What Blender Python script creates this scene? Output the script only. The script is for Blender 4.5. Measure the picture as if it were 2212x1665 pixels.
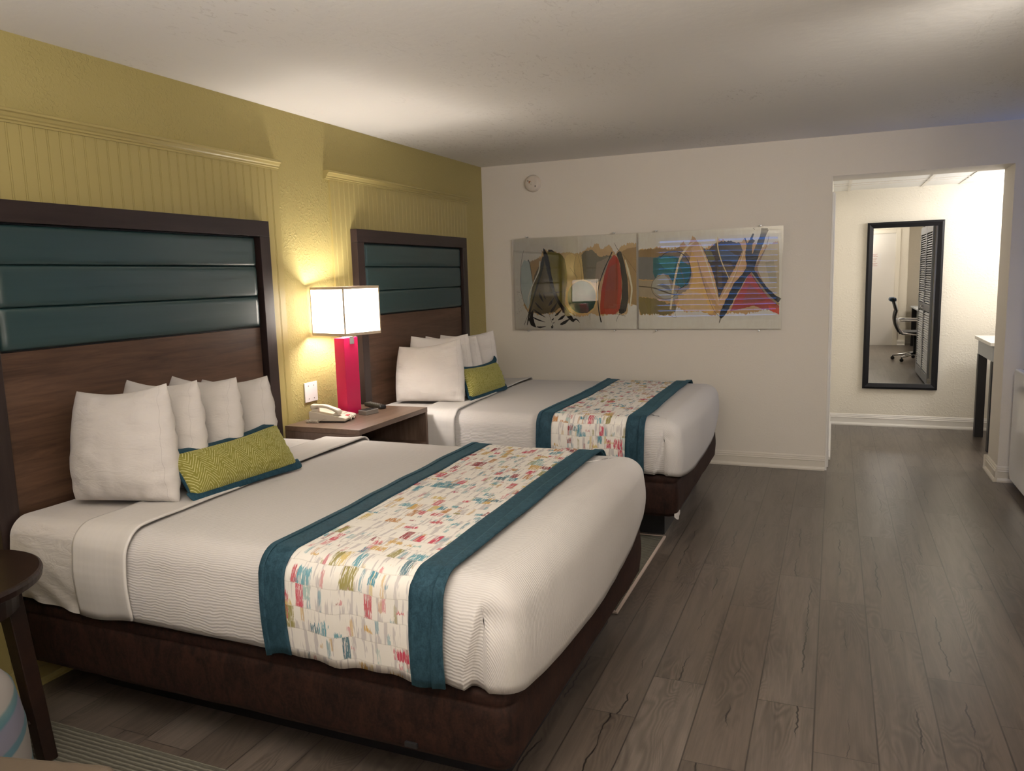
import bpy, bmesh, math, random
from mathutils import Vector, Matrix, noise
R = math.radians
sc = bpy.context.scene
for o in list(bpy.data.objects): bpy.data.objects.remove(o)

# ------------------------------------------------------------------ camera
yaw, pitch, roll = 0.3974, -0.1386, -0.0282
cy_, sy_ = math.cos(yaw), math.sin(yaw); cp_, sp_ = math.cos(pitch), math.sin(pitch)
fwd = Vector((-sy_*cp_, cy_*cp_, sp_)); rgt = Vector((cy_, sy_, 0)); up = rgt.cross(fwd)
r2 = math.cos(roll)*rgt + math.sin(roll)*up; u2 = -math.sin(roll)*rgt + math.cos(roll)*up
cd = bpy.data.cameras.new('camera'); cam = bpy.data.objects.new('camera', cd); sc.collection.objects.link(cam)
M = Matrix(((r2.x, u2.x, -fwd.x, 2.8017), (r2.y, u2.y, -fwd.y, 0.0), (r2.z, u2.z, -fwd.z, 1.5031), (0, 0, 0, 1)))
cam.matrix_world = M
cd.sensor_fit = 'HORIZONTAL'; cd.sensor_width = 36.0; cd.lens = 1663.78/2212*36.0
cd.clip_start = 0.02; cd.clip_end = 100
sc.camera = cam

# ------------------------------------------------------------------ world and exposure
w = bpy.data.worlds.new('world'); sc.world = w; w.use_nodes = True
w.node_tree.nodes['Background'].inputs[0].default_value = (0.12, 0.30, 0.90, 1)
w.node_tree.nodes['Background'].inputs[1].default_value = 4.8
sc.view_settings.view_transform = 'Standard'; sc.view_settings.look = 'None'
sc.view_settings.exposure = 0.0; sc.view_settings.gamma = 1.0
sc.view_settings.use_curve_mapping = False
sc.cycles.max_bounces = 10; sc.cycles.diffuse_bounces = 5; sc.cycles.glossy_bounces = 5
sc.cycles.transparent_max_bounces = 12; sc.cycles.sample_clamp_indirect = 6.0
sc.cycles.use_denoising = True
sc.cycles.caustics_reflective = False; sc.cycles.caustics_refractive = False

def light(name, kind, loc, power, color, size=0.1, rot=None, sy=None):
    d = bpy.data.lights.new(name, kind); d.energy = power; d.color = color
    if kind == 'AREA':
        d.size = size
        if sy: d.shape = 'RECTANGLE'; d.size_y = sy
    else: d.shadow_soft_size = size
    o = bpy.data.objects.new(name, d); o.location = loc
    if rot: o.rotation_euler = rot
    sc.collection.objects.link(o); return o
# added fill lights without fixtures, and the vanity light round the corner of the vestibule
light('ceiling_bounce_fill', 'AREA', (2.25, 0.45, 1.72), 120, (1.0, 0.915, 0.81), 0.35, (math.pi, 0, 0))  # added upward fill to brighten the ceiling; no floor lamp stands here
light('camera_side_fill', 'POINT', (3.15, -0.30, 2.0), 8, (1.0, 0.95, 0.91), 0.14)  # added fill from the camera side, no fixture
spot = light('back_wall_fill', 'SPOT', (3.66, 2.9, 2.26), 118, (1.0, 0.92, 0.83), 0.10, (R(66), 0, R(37)))  # unseen spot added to wash the back wall and far ceiling
spot.data.spot_size = R(104); spot.data.spot_blend = 1.0
light('vanity_light', 'POINT', (4.28, 7.50, 1.96), 17, (1.0, 0.975, 0.96), 0.09)
light('vestibule_fill', 'POINT', (4.5, 6.85, 2.0), 28, (1.0, 0.975, 0.96), 0.15)  # extra fill added to lift the vestibule walls

# ------------------------------------------------------------------ mesh helpers
WORLD = {}
def _origin(vs):
    xs = [v[0] for v in vs]; ys = [v[1] for v in vs]; zs = [v[2] for v in vs]
    return Vector(((min(xs)+max(xs))/2, (min(ys)+max(ys))/2, min(zs)))
def obj(name, data, mat, parent=None, smooth=False, bevel=0.0, solid=0.0, sub=0, seg=2):
    """data: MB, (verts, faces[, face material indices[, uvs]]) in world coordinates"""
    if isinstance(data, MB): data = (data.v, data.f, data.m)
    vs, fs = data[0], data[1]
    org = _origin(vs)
    me = bpy.data.meshes.new(name)
    me.from_pydata([tuple(Vector(v)-org) for v in vs], [], fs); me.validate(); me.update()
    mats = mat if isinstance(mat, (list, tuple)) else [mat]
    for m in mats: me.materials.append(m)
    if len(data) > 2 and data[2]:
        for p, mi in zip(me.polygons, data[2]): p.material_index = mi
    if len(data) > 3 and data[3]:
        uvl = me.uv_layers.new(name='uv')
        for li, l in enumerate(me.loops): uvl.data[li].uv = data[3][l.vertex_index]
    if smooth:
        for p in me.polygons: p.use_smooth = True
    o = bpy.data.objects.new(name, me); sc.collection.objects.link(o)
    if parent is not None:
        o.parent = parent; o.location = org - WORLD[parent.name]
    else: o.location = org
    WORLD[o.name] = org
    if solid:
        md = o.modifiers.new('solid', 'SOLIDIFY'); md.thickness = solid; md.offset = -1
    if bevel:
        md = o.modifiers.new('bevel', 'BEVEL'); md.width = bevel; md.segments = seg; md.limit_method = 'ANGLE'; md.angle_limit = R(40)
        md.harden_normals = False
    if sub:
        md = o.modifiers.new('sub', 'SUBSURF'); md.levels = sub; md.render_levels = sub
    return o
def thing(name, label, cat, loc, group=None):
    o = bpy.data.objects.new(name, None); o.empty_display_size = 0.05; sc.collection.objects.link(o)
    o.location = loc; WORLD[o.name] = Vector(loc); return tag(o, label, cat, group)
def tag(o, label, cat, group=None):
    o['label'] = label; o['category'] = cat
    if group: o['group'] = group
    return o
def lab(o, label): o['label'] = label; return o
def struct(o): o['kind'] = 'structure'; return o

class MB:
    def __init__(s): s.v = []; s.f = []; s.m = []
    def add(s, vs, fs, mi=0):
        n = len(s.v); s.v += [tuple(v) for v in vs]; s.f += [tuple(i+n for i in f) for f in fs]; s.m += [mi]*len(fs); return s
    def box(s, lo, hi, mi=0, xf=None):
        x0, y0, z0 = lo; x1, y1, z1 = hi
        vs = [Vector(p) for p in ((x0,y0,z0),(x1,y0,z0),(x1,y1,z0),(x0,y1,z0),(x0,y0,z1),(x1,y0,z1),(x1,y1,z1),(x0,y1,z1))]
        if xf: vs = [xf @ v for v in vs]
        return s.add(vs, [(0,3,2,1),(4,5,6,7),(0,1,5,4),(1,2,6,5),(2,3,7,6),(3,0,4,7)], mi)
    def tube(s, pts, r, n=10, mi=0, cap=True, closed=False):
        pts = [Vector(p) for p in pts]; rr = r if isinstance(r, (list, tuple)) else [r]*len(pts)
        rings = []; t0 = None; nrm = None
        for i, p in enumerate(pts):
            if closed: t = (pts[(i+1) % len(pts)]-pts[i-1])
            else: t = (pts[min(i+1, len(pts)-1)]-pts[max(i-1, 0)])
            t.normalize()
            if nrm is None:
                a = Vector((0,0,1)) if abs(t.z) < .9 else Vector((1,0,0)); nrm = (a - t*a.dot(t)).normalized()
            else: nrm = (nrm - t*nrm.dot(t)).normalized()
            b = t.cross(nrm)
            rings.append([p + rr[i]*(math.cos(2*math.pi*k/n)*nrm + math.sin(2*math.pi*k/n)*b) for k in range(n)])
        vs = [v for rg in rings for v in rg]; fs = []
        m = len(rings)
        for i in range(m if closed else m-1):
            j = (i+1) % m
            for k in range(n): fs.append((i*n+k, i*n+(k+1) % n, j*n+(k+1) % n, j*n+k))
        if cap and not closed:
            fs.append(tuple(reversed(range(n)))); fs.append(tuple(range((m-1)*n, m*n)))
        return s.add(vs, fs, mi)
    def lathe(s, c, prof, n=32, mi=0, axis='z', cap=True):
        vs = []; c = Vector(c)
        for (r, h) in prof:
            for k in range(n):
                a = 2*math.pi*k/n; x, y = r*math.cos(a), r*math.sin(a)
                d = {'z': (x, y, h), 'y': (x, h, y), 'x': (h, x, y)}[axis]
                vs.append(c+Vector(d))
        fs = []
        for i in range(len(prof)-1):
            for k in range(n): fs.append((i*n+k, i*n+(k+1) % n, (i+1)*n+(k+1) % n, (i+1)*n+k))
        if cap: fs.append(tuple(reversed(range(n)))); fs.append(tuple(range((len(prof)-1)*n, len(prof)*n)))
        return s.add(vs, fs, mi)
    def prism(s, poly, a, b, axis='y', mi=0):
        """poly in the two other axes, extruded between a and b"""
        def P(p, h):
            return {'y': (p[0], h, p[1]), 'x': (h, p[0], p[1]), 'z': (p[0], p[1], h)}[axis]
        n = len(poly); vs = [P(p, a) for p in poly]+[P(p, b) for p in poly]
        fs = [tuple(reversed(range(n))), tuple(range(n, 2*n))]+[(k, (k+1) % n, n+(k+1) % n, n+k) for k in range(n)]
        return s.add(vs, fs, mi)
def box(name, lo, hi, mat, parent=None, bevel=0.0, **k):
    return obj(name, MB().box(lo, hi), mat, parent, bevel=bevel, **k)
def fixn(o):
    bm = bmesh.new(); bm.from_mesh(o.data); bmesh.ops.recalc_face_normals(bm, faces=bm.faces); bm.to_mesh(o.data); bm.free(); return o
def copy_tree(o, parent=None, label=None, loc=None):
    c = o.copy(); sc.collection.objects.link(c); c.parent = parent
    if label: c['label'] = label
    if loc is not None: c.location = loc
    for ch in list(o.children): copy_tree(ch, c)
    return c
def sm(a, b, x):
    t = max(0.0, min(1.0, (x-a)/(b-a))) if a != b else float(x > a); return t*t*(3-2*t)
def lerp(a, b, t): return a+(b-a)*t
def nz(x, y, z, s=1.0): return noise.noise(Vector((x*s, y*s, z*s)))

# ------------------------------------------------------------------ material helpers
class NT:
    def __init__(s, name):
        s.m = bpy.data.materials.new(name); s.m.use_nodes = True; s.t = s.m.node_tree
        s.b = s.t.nodes['Principled BSDF']; s.out = s.t.nodes['Material Output']
    def n(s, typ, **kw):
        nd = s.t.nodes.new(typ)
        for k, v in kw.items():
            if hasattr(nd, k): setattr(nd, k, v)
        return nd
    def l(s, a, b): s.t.links.new(a, b)
    def _in(s, sock, v):
        if v is None: return
        if isinstance(v, bpy.types.NodeSocket): s.l(v, sock)
        else: sock.default_value = v
    def math(s, op, a, b=None, c=None, clamp=False):
        nd = s.n('ShaderNodeMath', operation=op); nd.use_clamp = clamp
        s._in(nd.inputs[0], a); s._in(nd.inputs[1], b); s._in(nd.inputs[2], c); return nd.outputs[0]
    def comb(s, x, y, z=0.0):
        nd = s.n('ShaderNodeCombineXYZ'); s._in(nd.inputs[0], x); s._in(nd.inputs[1], y); s._in(nd.inputs[2], z); return nd.outputs[0]
    def sep(s, v):
        nd = s.n('ShaderNodeSeparateXYZ'); s.l(v, nd.inputs[0]); return nd.outputs
    def pos(s): return s.n('ShaderNodeNewGeometry').outputs['Position']
    def objc(s): return s.n('ShaderNodeTexCoord').outputs['Object']
    def uv(s): return s.n('ShaderNodeTexCoord').outputs['UV']
    def scale(s, v, sc3):
        nd = s.n('ShaderNodeVectorMath', operation='MULTIPLY'); s.l(v, nd.inputs[0]); nd.inputs[1].default_value = sc3; return nd.outputs[0]
    def noise(s, v, scale=5, detail=3, rough=.5, dist=0.0, w=None):
        nd = s.n('ShaderNodeTexNoise')
        if w is not None: nd.noise_dimensions = '4D'; s._in(nd.inputs['W'], w)
        if v is not None: s.l(v, nd.inputs['Vector'])
        s._in(nd.inputs['Scale'], scale); nd.inputs['Detail'].default_value = detail
        nd.inputs['Roughness'].default_value = rough; nd.inputs['Distortion'].default_value = dist
        return nd.outputs['Fac']
    def white(s, v=None, w=None, dim='1D'):
        nd = s.n('ShaderNodeTexWhiteNoise', noise_dimensions=dim)
        if v is not None: s.l(v, nd.inputs['Vector'])
        if w is not None: s._in(nd.inputs['W'], w)
        return nd.outputs
    def ramp(s, f, stops, interp='LINEAR'):
        nd = s.n('ShaderNodeValToRGB'); cr = nd.color_ramp; cr.interpolation = interp
        while len(cr.elements) > 1: cr.elements.remove(cr.elements[-1])
        for i, (p, c) in enumerate(stops):
            e = cr.elements[0] if i == 0 else cr.elements.new(p)
            e.position = p
            if not isinstance(c, (tuple, list)): c = (c, c, c)
            e.color = (*c, 1)
        s.l(f, nd.inputs[0]); return nd.outputs[0]
    def mix(s, f, a, b, typ='MIX'):
        nd = s.n('ShaderNodeMix', data_type='RGBA', blend_type=typ)
        s._in(nd.inputs[0], f)
        for k, v in ((6, a), (7, b)):
            if isinstance(v, (tuple, list)): v = (*v, 1) if len(v) == 3 else v
            s._in(nd.inputs[k], v)
        return nd.outputs[2]
    def bump(s, h, strength=.3, dist=.01, prev=None):
        nd = s.n('ShaderNodeBump'); s.l(h, nd.inputs['Height'])
        nd.inputs['Strength'].default_value = strength; nd.inputs['Distance'].default_value = dist
        if prev is not None: s.l(prev, nd.inputs['Normal'])
        return nd.outputs[0]
    def set(s, **kw):
        for k, v in kw.items():
            k2 = {'color': 'Base Color', 'rough': 'Roughness', 'metal': 'Metallic', 'normal': 'Normal', 'spec': 'Specular IOR Level',
                  'sheen': 'Sheen Weight', 'sheenr': 'Sheen Roughness', 'sheent': 'Sheen Tint', 'coat': 'Coat Weight', 'coatr': 'Coat Roughness', 'emit': 'Emission Color', 'emits': 'Emission Strength',
                  'alpha': 'Alpha', 'trans': 'Transmission Weight', 'ior': 'IOR', 'aniso': 'Anisotropic'}[k]
            if isinstance(v, (tuple, list)) and len(v) == 3 and k in ('color', 'emit', 'sheent'): v = (*v, 1)
            s._in(s.b.inputs[k2], v)
        return s.m
def flat(name, c, rough=.5, nscale=40, var=.08, bump=.1, bd=.002, **kw):
    t = NT(name); p = t.objc(); f = t.noise(p, nscale, 4)
    a = tuple(max(0, x*(1-var)) for x in c); b = tuple(min(1, x*(1+var)) for x in c)
    return t.set(color=t.mix(f, a, b), rough=rough, normal=t.bump(f, bump, bd), **kw)

# plaster walls
def plaster(name, c, strength=.35, scale=60):
    t = NT(name); p = t.pos()
    n1 = t.noise(p, scale*1.6, 2, .5); n2 = t.noise(p, scale, 2, .5, .3); pt = t.ramp(t.noise(p, scale*.09, 3), [(.40, .25), (.62, 1.0)])
    k = t.math('MULTIPLY', t.ramp(n2, [(.50, 0.0), (.62, 1.0)]), pt)
    h = t.math('ADD', t.math('MULTIPLY', n1, .35), k)
    v = t.noise(p, 1.3, 2)
    col = t.mix(v, tuple(x*.97 for x in c), tuple(min(1, x*1.02) for x in c))
    return t.set(color=col, rough=.62, spec=.35, normal=t.bump(h, strength, .0022))
M_BEIGE = plaster('beige wall paint', (.68, .63, .56), .15, 70)
M_CREAM = plaster('cream wall paint', (.74, .695, .60), .5, 60)
M_YELLOW_PL = plaster('yellow textured plaster', (.36, .298, .112), .6, 70)
def yellow_smooth():
    t = NT('yellow painted wood'); p = t.pos(); f = t.noise(p, 30, 3)
    return t.set(color=t.mix(t.noise(p, 1.5, 2), (.345, .280, .104), (.37, .302, .114)), rough=.42, spec=.4, normal=t.bump(f, .04, .002))
M_YELLOW = yellow_smooth()
def ceiling_mat():
    t = NT('ceiling plaster'); p = t.pos()
    s = t.scale(p, (26, 11, 20)); c = t.noise(s, 1.0, 6, .72, 1.8)
    crack = t.ramp(c, [(.395, 1.0), (.42, 0.0)])
    big = t.ramp(t.noise(p, .9, 2), [(.50, 0.0), (.62, 1.0)])
    m = t.math('MULTIPLY', crack, big)
    col = t.mix(m, (.80, .78, .74), (.665, .64, .595))
    h = t.math('SUBTRACT', t.noise(p, 22, 4), t.math('MULTIPLY', m, .8))
    return t.set(color=col, rough=.7, spec=.25, normal=t.bump(h, .22, .006))
M_CEIL = ceiling_mat()
def trim_mat(name, c, rough=.35):
    t = NT(name); p = t.pos(); return t.set(color=t.mix(t.noise(p, 3, 2), tuple(x*.94 for x in c), c), rough=rough, normal=t.bump(t.noise(p, 60, 2), .05, .001))
M_WHITE = trim_mat('white gloss trim paint', (.74, .71, .66))
M_BTRIM = trim_mat('beige baseboard paint', (.66, .61, .53))
def tile_mat():
    t = NT('ceiling tile'); p = t.pos(); f = t.noise(p, 160, 2); k = t.ramp(f, [(.3, 0.0), (.38, 1.0)])
    return t.set(color=t.mix(k, (.62, .62, .61), (.80, .80, .79)), rough=.85, normal=t.bump(f, .2, .002))
M_TILE = tile_mat()

def floor_mat():
    t = NT('grey brown wood plank floor'); x, y, z = t.sep(t.pos())
    u = t.math('DIVIDE', t.math('SUBTRACT', x, 2.778-20*.189), .189)
    iu = t.math('FLOOR', u); fu = t.math('FRACT', u)
    off = t.white(w=iu)[0]
    v = t.math('ADD', t.math('DIVIDE', y, 1.22), t.math('MULTIPLY', off, 7.0))
    iv = t.math('FLOOR', v); fv = t.math('FRACT', v)
    wn = t.white(v=t.comb(iu, iv, 0), dim='2D'); rnd = wn[0]
    seed = t.math('MULTIPLY', rnd, 37.0)
    # plank-local coords in metres
    px = t.math('MULTIPLY', t.math('SUBTRACT', fu, .5), .189); py = y
    # fine grain
    g = t.noise(t.comb(t.math('MULTIPLY', px, 210), t.math('MULTIPLY', py, 5), seed), 1.0, 4, .6, .4)
    g2 = t.noise(t.comb(t.math('MULTIPLY', px, 26), t.math('MULTIPLY', py, 2.2), seed), 1.0, 4, .6, .8)
    # cathedral rings
    d = t.noise(t.comb(t.math('MULTIPLY', px, 7), t.math('MULTIPLY', py, 1.5), seed), 1.0, 2, .5, .3)
    rings = t.math('SINE', t.math('MULTIPLY', d, 150.0))
    rmask = t.ramp(t.noise(t.comb(t.math('MULTIPLY', px, 9), t.math('MULTIPLY', py, 1.4), t.math('ADD', seed, 9.0)), 1.0, 2), [(.46, 0.0), (.60, 1.0)])
    # cracks
    wob = t.math('MULTIPLY', t.math('SUBTRACT', t.noise(t.comb(seed, t.math('MULTIPLY', py, 9), 0), 1.0, 3, .6), .5), .05)
    cx = t.math('ABSOLUTE', t.math('SUBTRACT', t.math('ADD', px, wob), t.math('MULTIPLY', t.math('SUBTRACT', wn[0], .5), .10)))
    cm = t.noise(t.comb(seed, t.math('MULTIPLY', py, 3.1), 4.0), 1.0, 1)
    width = t.math('MULTIPLY', t.ramp(cm, [(.50, 0.0), (.60, 1.0)]), .0030)
    crack = t.math('LESS_THAN', cx, width)
    # knots
    kn = t.n('ShaderNodeTexVoronoi'); t.l(t.comb(t.math('MULTIPLY', x, 3.1), t.math('MULTIPLY', y, 1.15), 0), kn.inputs['Vector']); kn.inputs['Scale'].default_value = 1.0
    knot = t.ramp(kn.outputs['Distance'], [(0.0, 1.0), (.05, .55), (.16, 0.0)])
    base = t.ramp(rnd, [(0, (.105, .081, .063)), (.35, (.150, .120, .098)), (.7, (.118, .089, .069)), (1, (.178, .146, .122))])
    col = t.mix(g, t.mix(.55, base, (.03, .024, .02)), t.mix(.25, base, (.22, .185, .16)))
    col = t.mix(t.ramp(g2, [(.35, .55), (.6, 0.0)]), col, (.055, .045, .038))
    col = t.mix(t.math('MULTIPLY', rmask, t.math('MULTIPLY', t.math('ADD', rings, 1.0), .26)), col, (.040, .031, .025))
    col = t.mix(t.math('MULTIPLY', knot, .8), col, (.03, .024, .02))
    col = t.mix(t.math('MULTIPLY', crack, .9), col, (.012, .010, .009))
    eu = t.math('LESS_THAN', t.math('MINIMUM', fu, t.math('SUBTRACT', 1.0, fu)), .013)
    ev = t.math('LESS_THAN', t.math('MINIMUM', fv, t.math('SUBTRACT', 1.0, fv)), .0013)
    e = t.math('MAXIMUM', eu, ev)
    col = t.mix(t.math('MULTIPLY', e, .75), col, (.02, .016, .014))
    h = t.math('SUBTRACT', t.math('ADD', t.math('MULTIPLY', g, .5), t.math('MULTIPLY', t.math('MULTIPLY', rings, rmask), .12)),
               t.math('ADD', t.math('MULTIPLY', crack, 1.6), t.math('MULTIPLY', e, 1.2)))
    rough = t.math('ADD', .24, t.math('MULTIPLY', g, .14))
    return t.set(color=col, rough=rough, spec=.75, normal=t.bump(h, .35, .0016))
M_FLOOR = floor_mat()

def wood(name, c1, c2, scale=(3, 60, 60), rough=.4, along='y', spec=.5):
    t = NT(name); p = t.pos()
    sc3 = {'y': (40, 3.0, 40), 'x': (3.0, 40, 40), 'z': (40, 40, 3.0)}[along]
    a = t.noise(t.scale(p, sc3), 1.0, 5, .65, .8); b = t.noise(t.scale(p, tuple(k*.22 for k in sc3)), 1.0, 3, .6, .5)
    f = t.math('ADD', t.math('MULTIPLY', a, .55), t.math('MULTIPLY', b, .45))
    return t.set(color=t.ramp(f, [(.34, c1), (.66, c2)]), rough=rough, spec=spec, normal=t.bump(a, .12, .001))
M_ESP_Y = wood('dark espresso laminate', (.016, .010, .009), (.030, .019, .017), along='y', rough=.38, spec=.3)
M_ESP_Z = wood('dark espresso laminate upright', (.016, .010, .009), (.030, .019, .017), along='z', rough=.38, spec=.3)
M_WAL = wood('walnut laminate panel', (.038, .019, .011), (.105, .058, .036), along='y', rough=.45, spec=.3)
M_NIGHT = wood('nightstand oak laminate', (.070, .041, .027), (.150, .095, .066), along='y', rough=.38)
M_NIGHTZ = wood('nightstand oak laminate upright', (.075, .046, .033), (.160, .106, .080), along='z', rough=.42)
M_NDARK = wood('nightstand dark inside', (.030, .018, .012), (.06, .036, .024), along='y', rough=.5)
M_TABLE = wood('dark table wood', (.008, .004, .003), (.020, .010, .007), along='x', rough=.36, spec=.35)
M_BLACK = flat('black painted wood', (.010, .010, .012), .45)
M_BLACKM = flat('black metal', (.012, .012, .013), .35)

def vinyl():
    t = NT('teal vinyl upholstery'); p = t.pos()
    f = t.noise(t.scale(p, (20, 1.6, 75)), 1.0, 4, .6); g = t.noise(p, 200, 2)
    col = t.mix(f, (.012, .034, .038), (.020, .048, .050))
    b = t.bump(g, .06, .001, t.bump(f, .16, .002))
    return t.set(color=col, rough=.34, spec=.6, normal=b)
M_VINYL = vinyl()
def cotton(name, c, sc1=900, wr=.25, seam=False):
    t = NT(name); p = t.objc()
    f = t.noise(p, 9, 3, .55, .6); g = t.noise(p, sc1, 1); f2 = t.noise(t.scale(p, (9, 9, 26)), 1.0, 4, .6, 1.2)
    b = t.bump(g, .08, .0006, t.bump(f, wr, .008, t.bump(f2, wr, .006)))
    col = t.mix(f, tuple(k*.96 for k in c), c)
    if seam:
        u = t.sep(t.uv())[0]; d = t.math('ABSOLUTE', t.math('SUBTRACT', u, .027)); ln = t.math('LESS_THAN', d, .0009)
        col = t.mix(t.math('MULTIPLY', ln, .35), col, (.30, .28, .26)); step = t.math('GREATER_THAN', u, .027)
        b = t.bump(step, .6, .002, b)
    return t.set(color=col, rough=.85, spec=.2, sheen=.08, normal=b)
M_PILLOW = cotton('white cotton pillowcase', (.54, .508, .485), wr=.55, seam=True)
M_SHEET = cotton('white cotton sheet', (.54, .508, .485), wr=.6)
def band_cloth():
    t = NT('white dobby weave sheet'); u, v, _ = t.sep(t.uv())
    a = t.math('SINE', t.math('MULTIPLY', u, 260.0)); b = t.math('SINE', t.math('MULTIPLY', v, 210.0))
    h = t.math('MULTIPLY', t.math('ADD', a, b), .25)
    k = t.math('ADD', t.noise(t.comb(t.math('MULTIPLY', u, 30), t.math('MULTIPLY', v, 2), 0), 1.0, 3), t.math('MULTIPLY', h, .25))
    return t.set(color=t.mix(k, (.51, .485, .465), (.555, .53, .51)), rough=.82, spec=.2, sheen=.08, normal=t.bump(k, .35, .003))
M_BAND = band_cloth()
def coverlet_cloth():
    t = NT('white ribbed matelasse coverlet'); u, v, _ = t.sep(t.uv())
    wob = t.math('MULTIPLY', t.noise(t.comb(t.math('MULTIPLY', u, 9), t.math('MULTIPLY', v, 5), 0), 1.0, 3, .6), .035)
    w2 = t.math('SINE', t.math('MULTIPLY', t.math('ADD', v, wob), 2*math.pi/.0095))
    fine = t.noise(t.comb(t.math('MULTIPLY', u, 400), t.math('MULTIPLY', v, 160), 0), 1.0, 2)
    big = t.noise(t.comb(t.math('MULTIPLY', u, 5), t.math('MULTIPLY', v, 5), 0), 1.0, 2)
    h = t.math('ADD', t.math('MULTIPLY', w2, .5), t.math('MULTIPLY', fine, .3))
    col = t.mix(t.math('MULTIPLY', t.math('ADD', w2, 1.0), .5), (.475, .452, .442), (.52, .498, .486))
    b = t.bump(h, .38, .0022, t.bump(big, .15, .01))
    return t.set(color=col, rough=.88, spec=.15, sheen=.1, normal=b)
M_COVER = coverlet_cloth()
def velvet(name, c1, c2, scale=35, sheen=.5, st=None):
    t = NT(name); p = t.pos()
    f = t.noise(t.scale(p, (1, 1, .45)), scale, 4, .7, 1.0); g = t.noise(p, scale*5, 2)
    k = t.math('ADD', t.math('MULTIPLY', f, .7), t.math('MULTIPLY', g, .3))
    return t.set(color=t.ramp(k, [(.38, c1), (.62, c2)]), rough=.75, spec=.2, sheen=sheen, sheenr=.4, sheent=(st or c2), normal=t.bump(k, .3, .002))
M_TEAL = velvet('teal velvet trim', (.009, .031, .047), (.024, .062, .088), 45, .2, (.10, .30, .38))
M_TEALC = velvet('dark teal cushion backing', (.007, .030, .048), (.015, .052, .078), 45, .15, (.10, .30, .38))
M_CHOC = velvet('chocolate brown velvet', (.006, .0024, .0018), (.026, .0100, .0065), 26, .10, (.22, .11, .08))

def runner_print():
    t = NT('abstract brushstroke print cotton'); u, v, _ = t.sep(t.uv())
    tilt = t.math('MULTIPLY', t.math('SUBTRACT', t.noise(t.comb(t.math('MULTIPLY', u, 9), t.math('MULTIPLY', v, 1.2), 0), 1.0, 2), .5), .03)
    vv = t.math('DIVIDE', t.math('ADD', v, tilt), .070)
    row = t.math('FLOOR', vv); fr = t.math('FRACT', vv); seed = t.math('MULTIPLY', row, 3.71)
    streak = t.noise(t.comb(t.math('MULTIPLY', u, 230), t.math('MULTIPLY', v, 14), seed), 1.0, 4, .7, .3)
    ragged = t.math('MULTIPLY', t.math('SUBTRACT', streak, .5), 1.1)
    def layer(width, sd, amount):
        roff = t.white(w=t.math('ADD', row, sd))[0]
        cu = t.math('ADD', t.math('ADD', t.math('DIVIDE', u, width), t.math('MULTIPLY', roff, 9.0)), t.math('MULTIPLY', ragged, .45))
        ci = t.math('FLOOR', cu)
        wn = t.white(v=t.comb(ci, t.math('ADD', row, sd), 0), dim='2D'); val = wn[0]
        r3 = t.sep(t.white(v=t.comb(t.math('ADD', ci, 77.3), t.math('ADD', row, sd*1.7), 5.5), dim='3D')[1])
        on = t.math('LESS_THAN', r3[0], amount)
        ln = t.math('ADD', t.math('MULTIPLY', r3[1], 1.1), t.math('ADD', .12, t.math('MULTIPLY', ragged, .9)))
        st = t.math('MULTIPLY', t.math('LESS_THAN', r3[2], .5), .4)
        inl = t.math('MULTIPLY', t.math('LESS_THAN', fr, ln), t.math('GREATER_THAN', fr, t.math('ADD', st, t.math('MULTIPLY', ragged, .4))))
        cov = t.math('GREATER_THAN', t.noise(t.comb(t.math('MULTIPLY', u, 300), t.math('MULTIPLY', v, 22), t.math('ADD', seed, sd)), 1.0, 3, .6), .44)
        m = t.math('MULTIPLY', t.math('MULTIPLY', on, inl), cov)
        col = t.ramp(val, [(0, (.045, .20, .27)), (.13, (.09, .26, .32)), (.22, (.05, .13, .17)), (.28, (.42, .025, .065)), (.40, (.20, .008, .02)), (.48, (.40, .07, .09)),
                           (.56, (.46, .28, .07)), (.68, (.38, .17, .05)), (.76, (.22, .19, .05)), (.83, (.50, .38, .14)), (.92, (.30, .42, .40))], 'CONSTANT')
        return m, col
    white = t.mix(t.noise(t.comb(t.math('MULTIPLY', u, 40), t.math('MULTIPLY', v, 12), 0), 1.0, 2), (.66, .63, .58), (.73, .70, .66))
    lav = t.ramp(t.noise(t.comb(t.math('MULTIPLY', u, 55), t.math('ADD', t.math('MULTIPLY', v, 5.0), seed), 7.0), 1.0, 3, .65), [(.54, 0.0), (.57, .75)])
    out = t.mix(lav, white, (.40, .37, .38))
    for wd, sd, am, op in ((.012, 3.0, .24, .65), (.026, 11.0, .34, .95), (.050, 29.0, .16, .95)):
        m, col = layer(wd, sd, am)
        cc = t.mix(t.ramp(streak, [(.36, .30), (.48, 0.0)]), col, white)
        out = t.mix(t.math('MULTIPLY', m, op), out, cc)
    edge = t.math('LESS_THAN', fr, .04)
    out = t.mix(t.math('MULTIPLY', edge, .30), out, (.34, .31, .26))
    return t.set(color=out, rough=.8, spec=.2, normal=t.bump(t.noise(t.comb(t.math('MULTIPLY', u, 500), t.math('MULTIPLY', v, 500), 0), 1.0, 1), .08, .001))
M_PRINT = runner_print()
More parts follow.
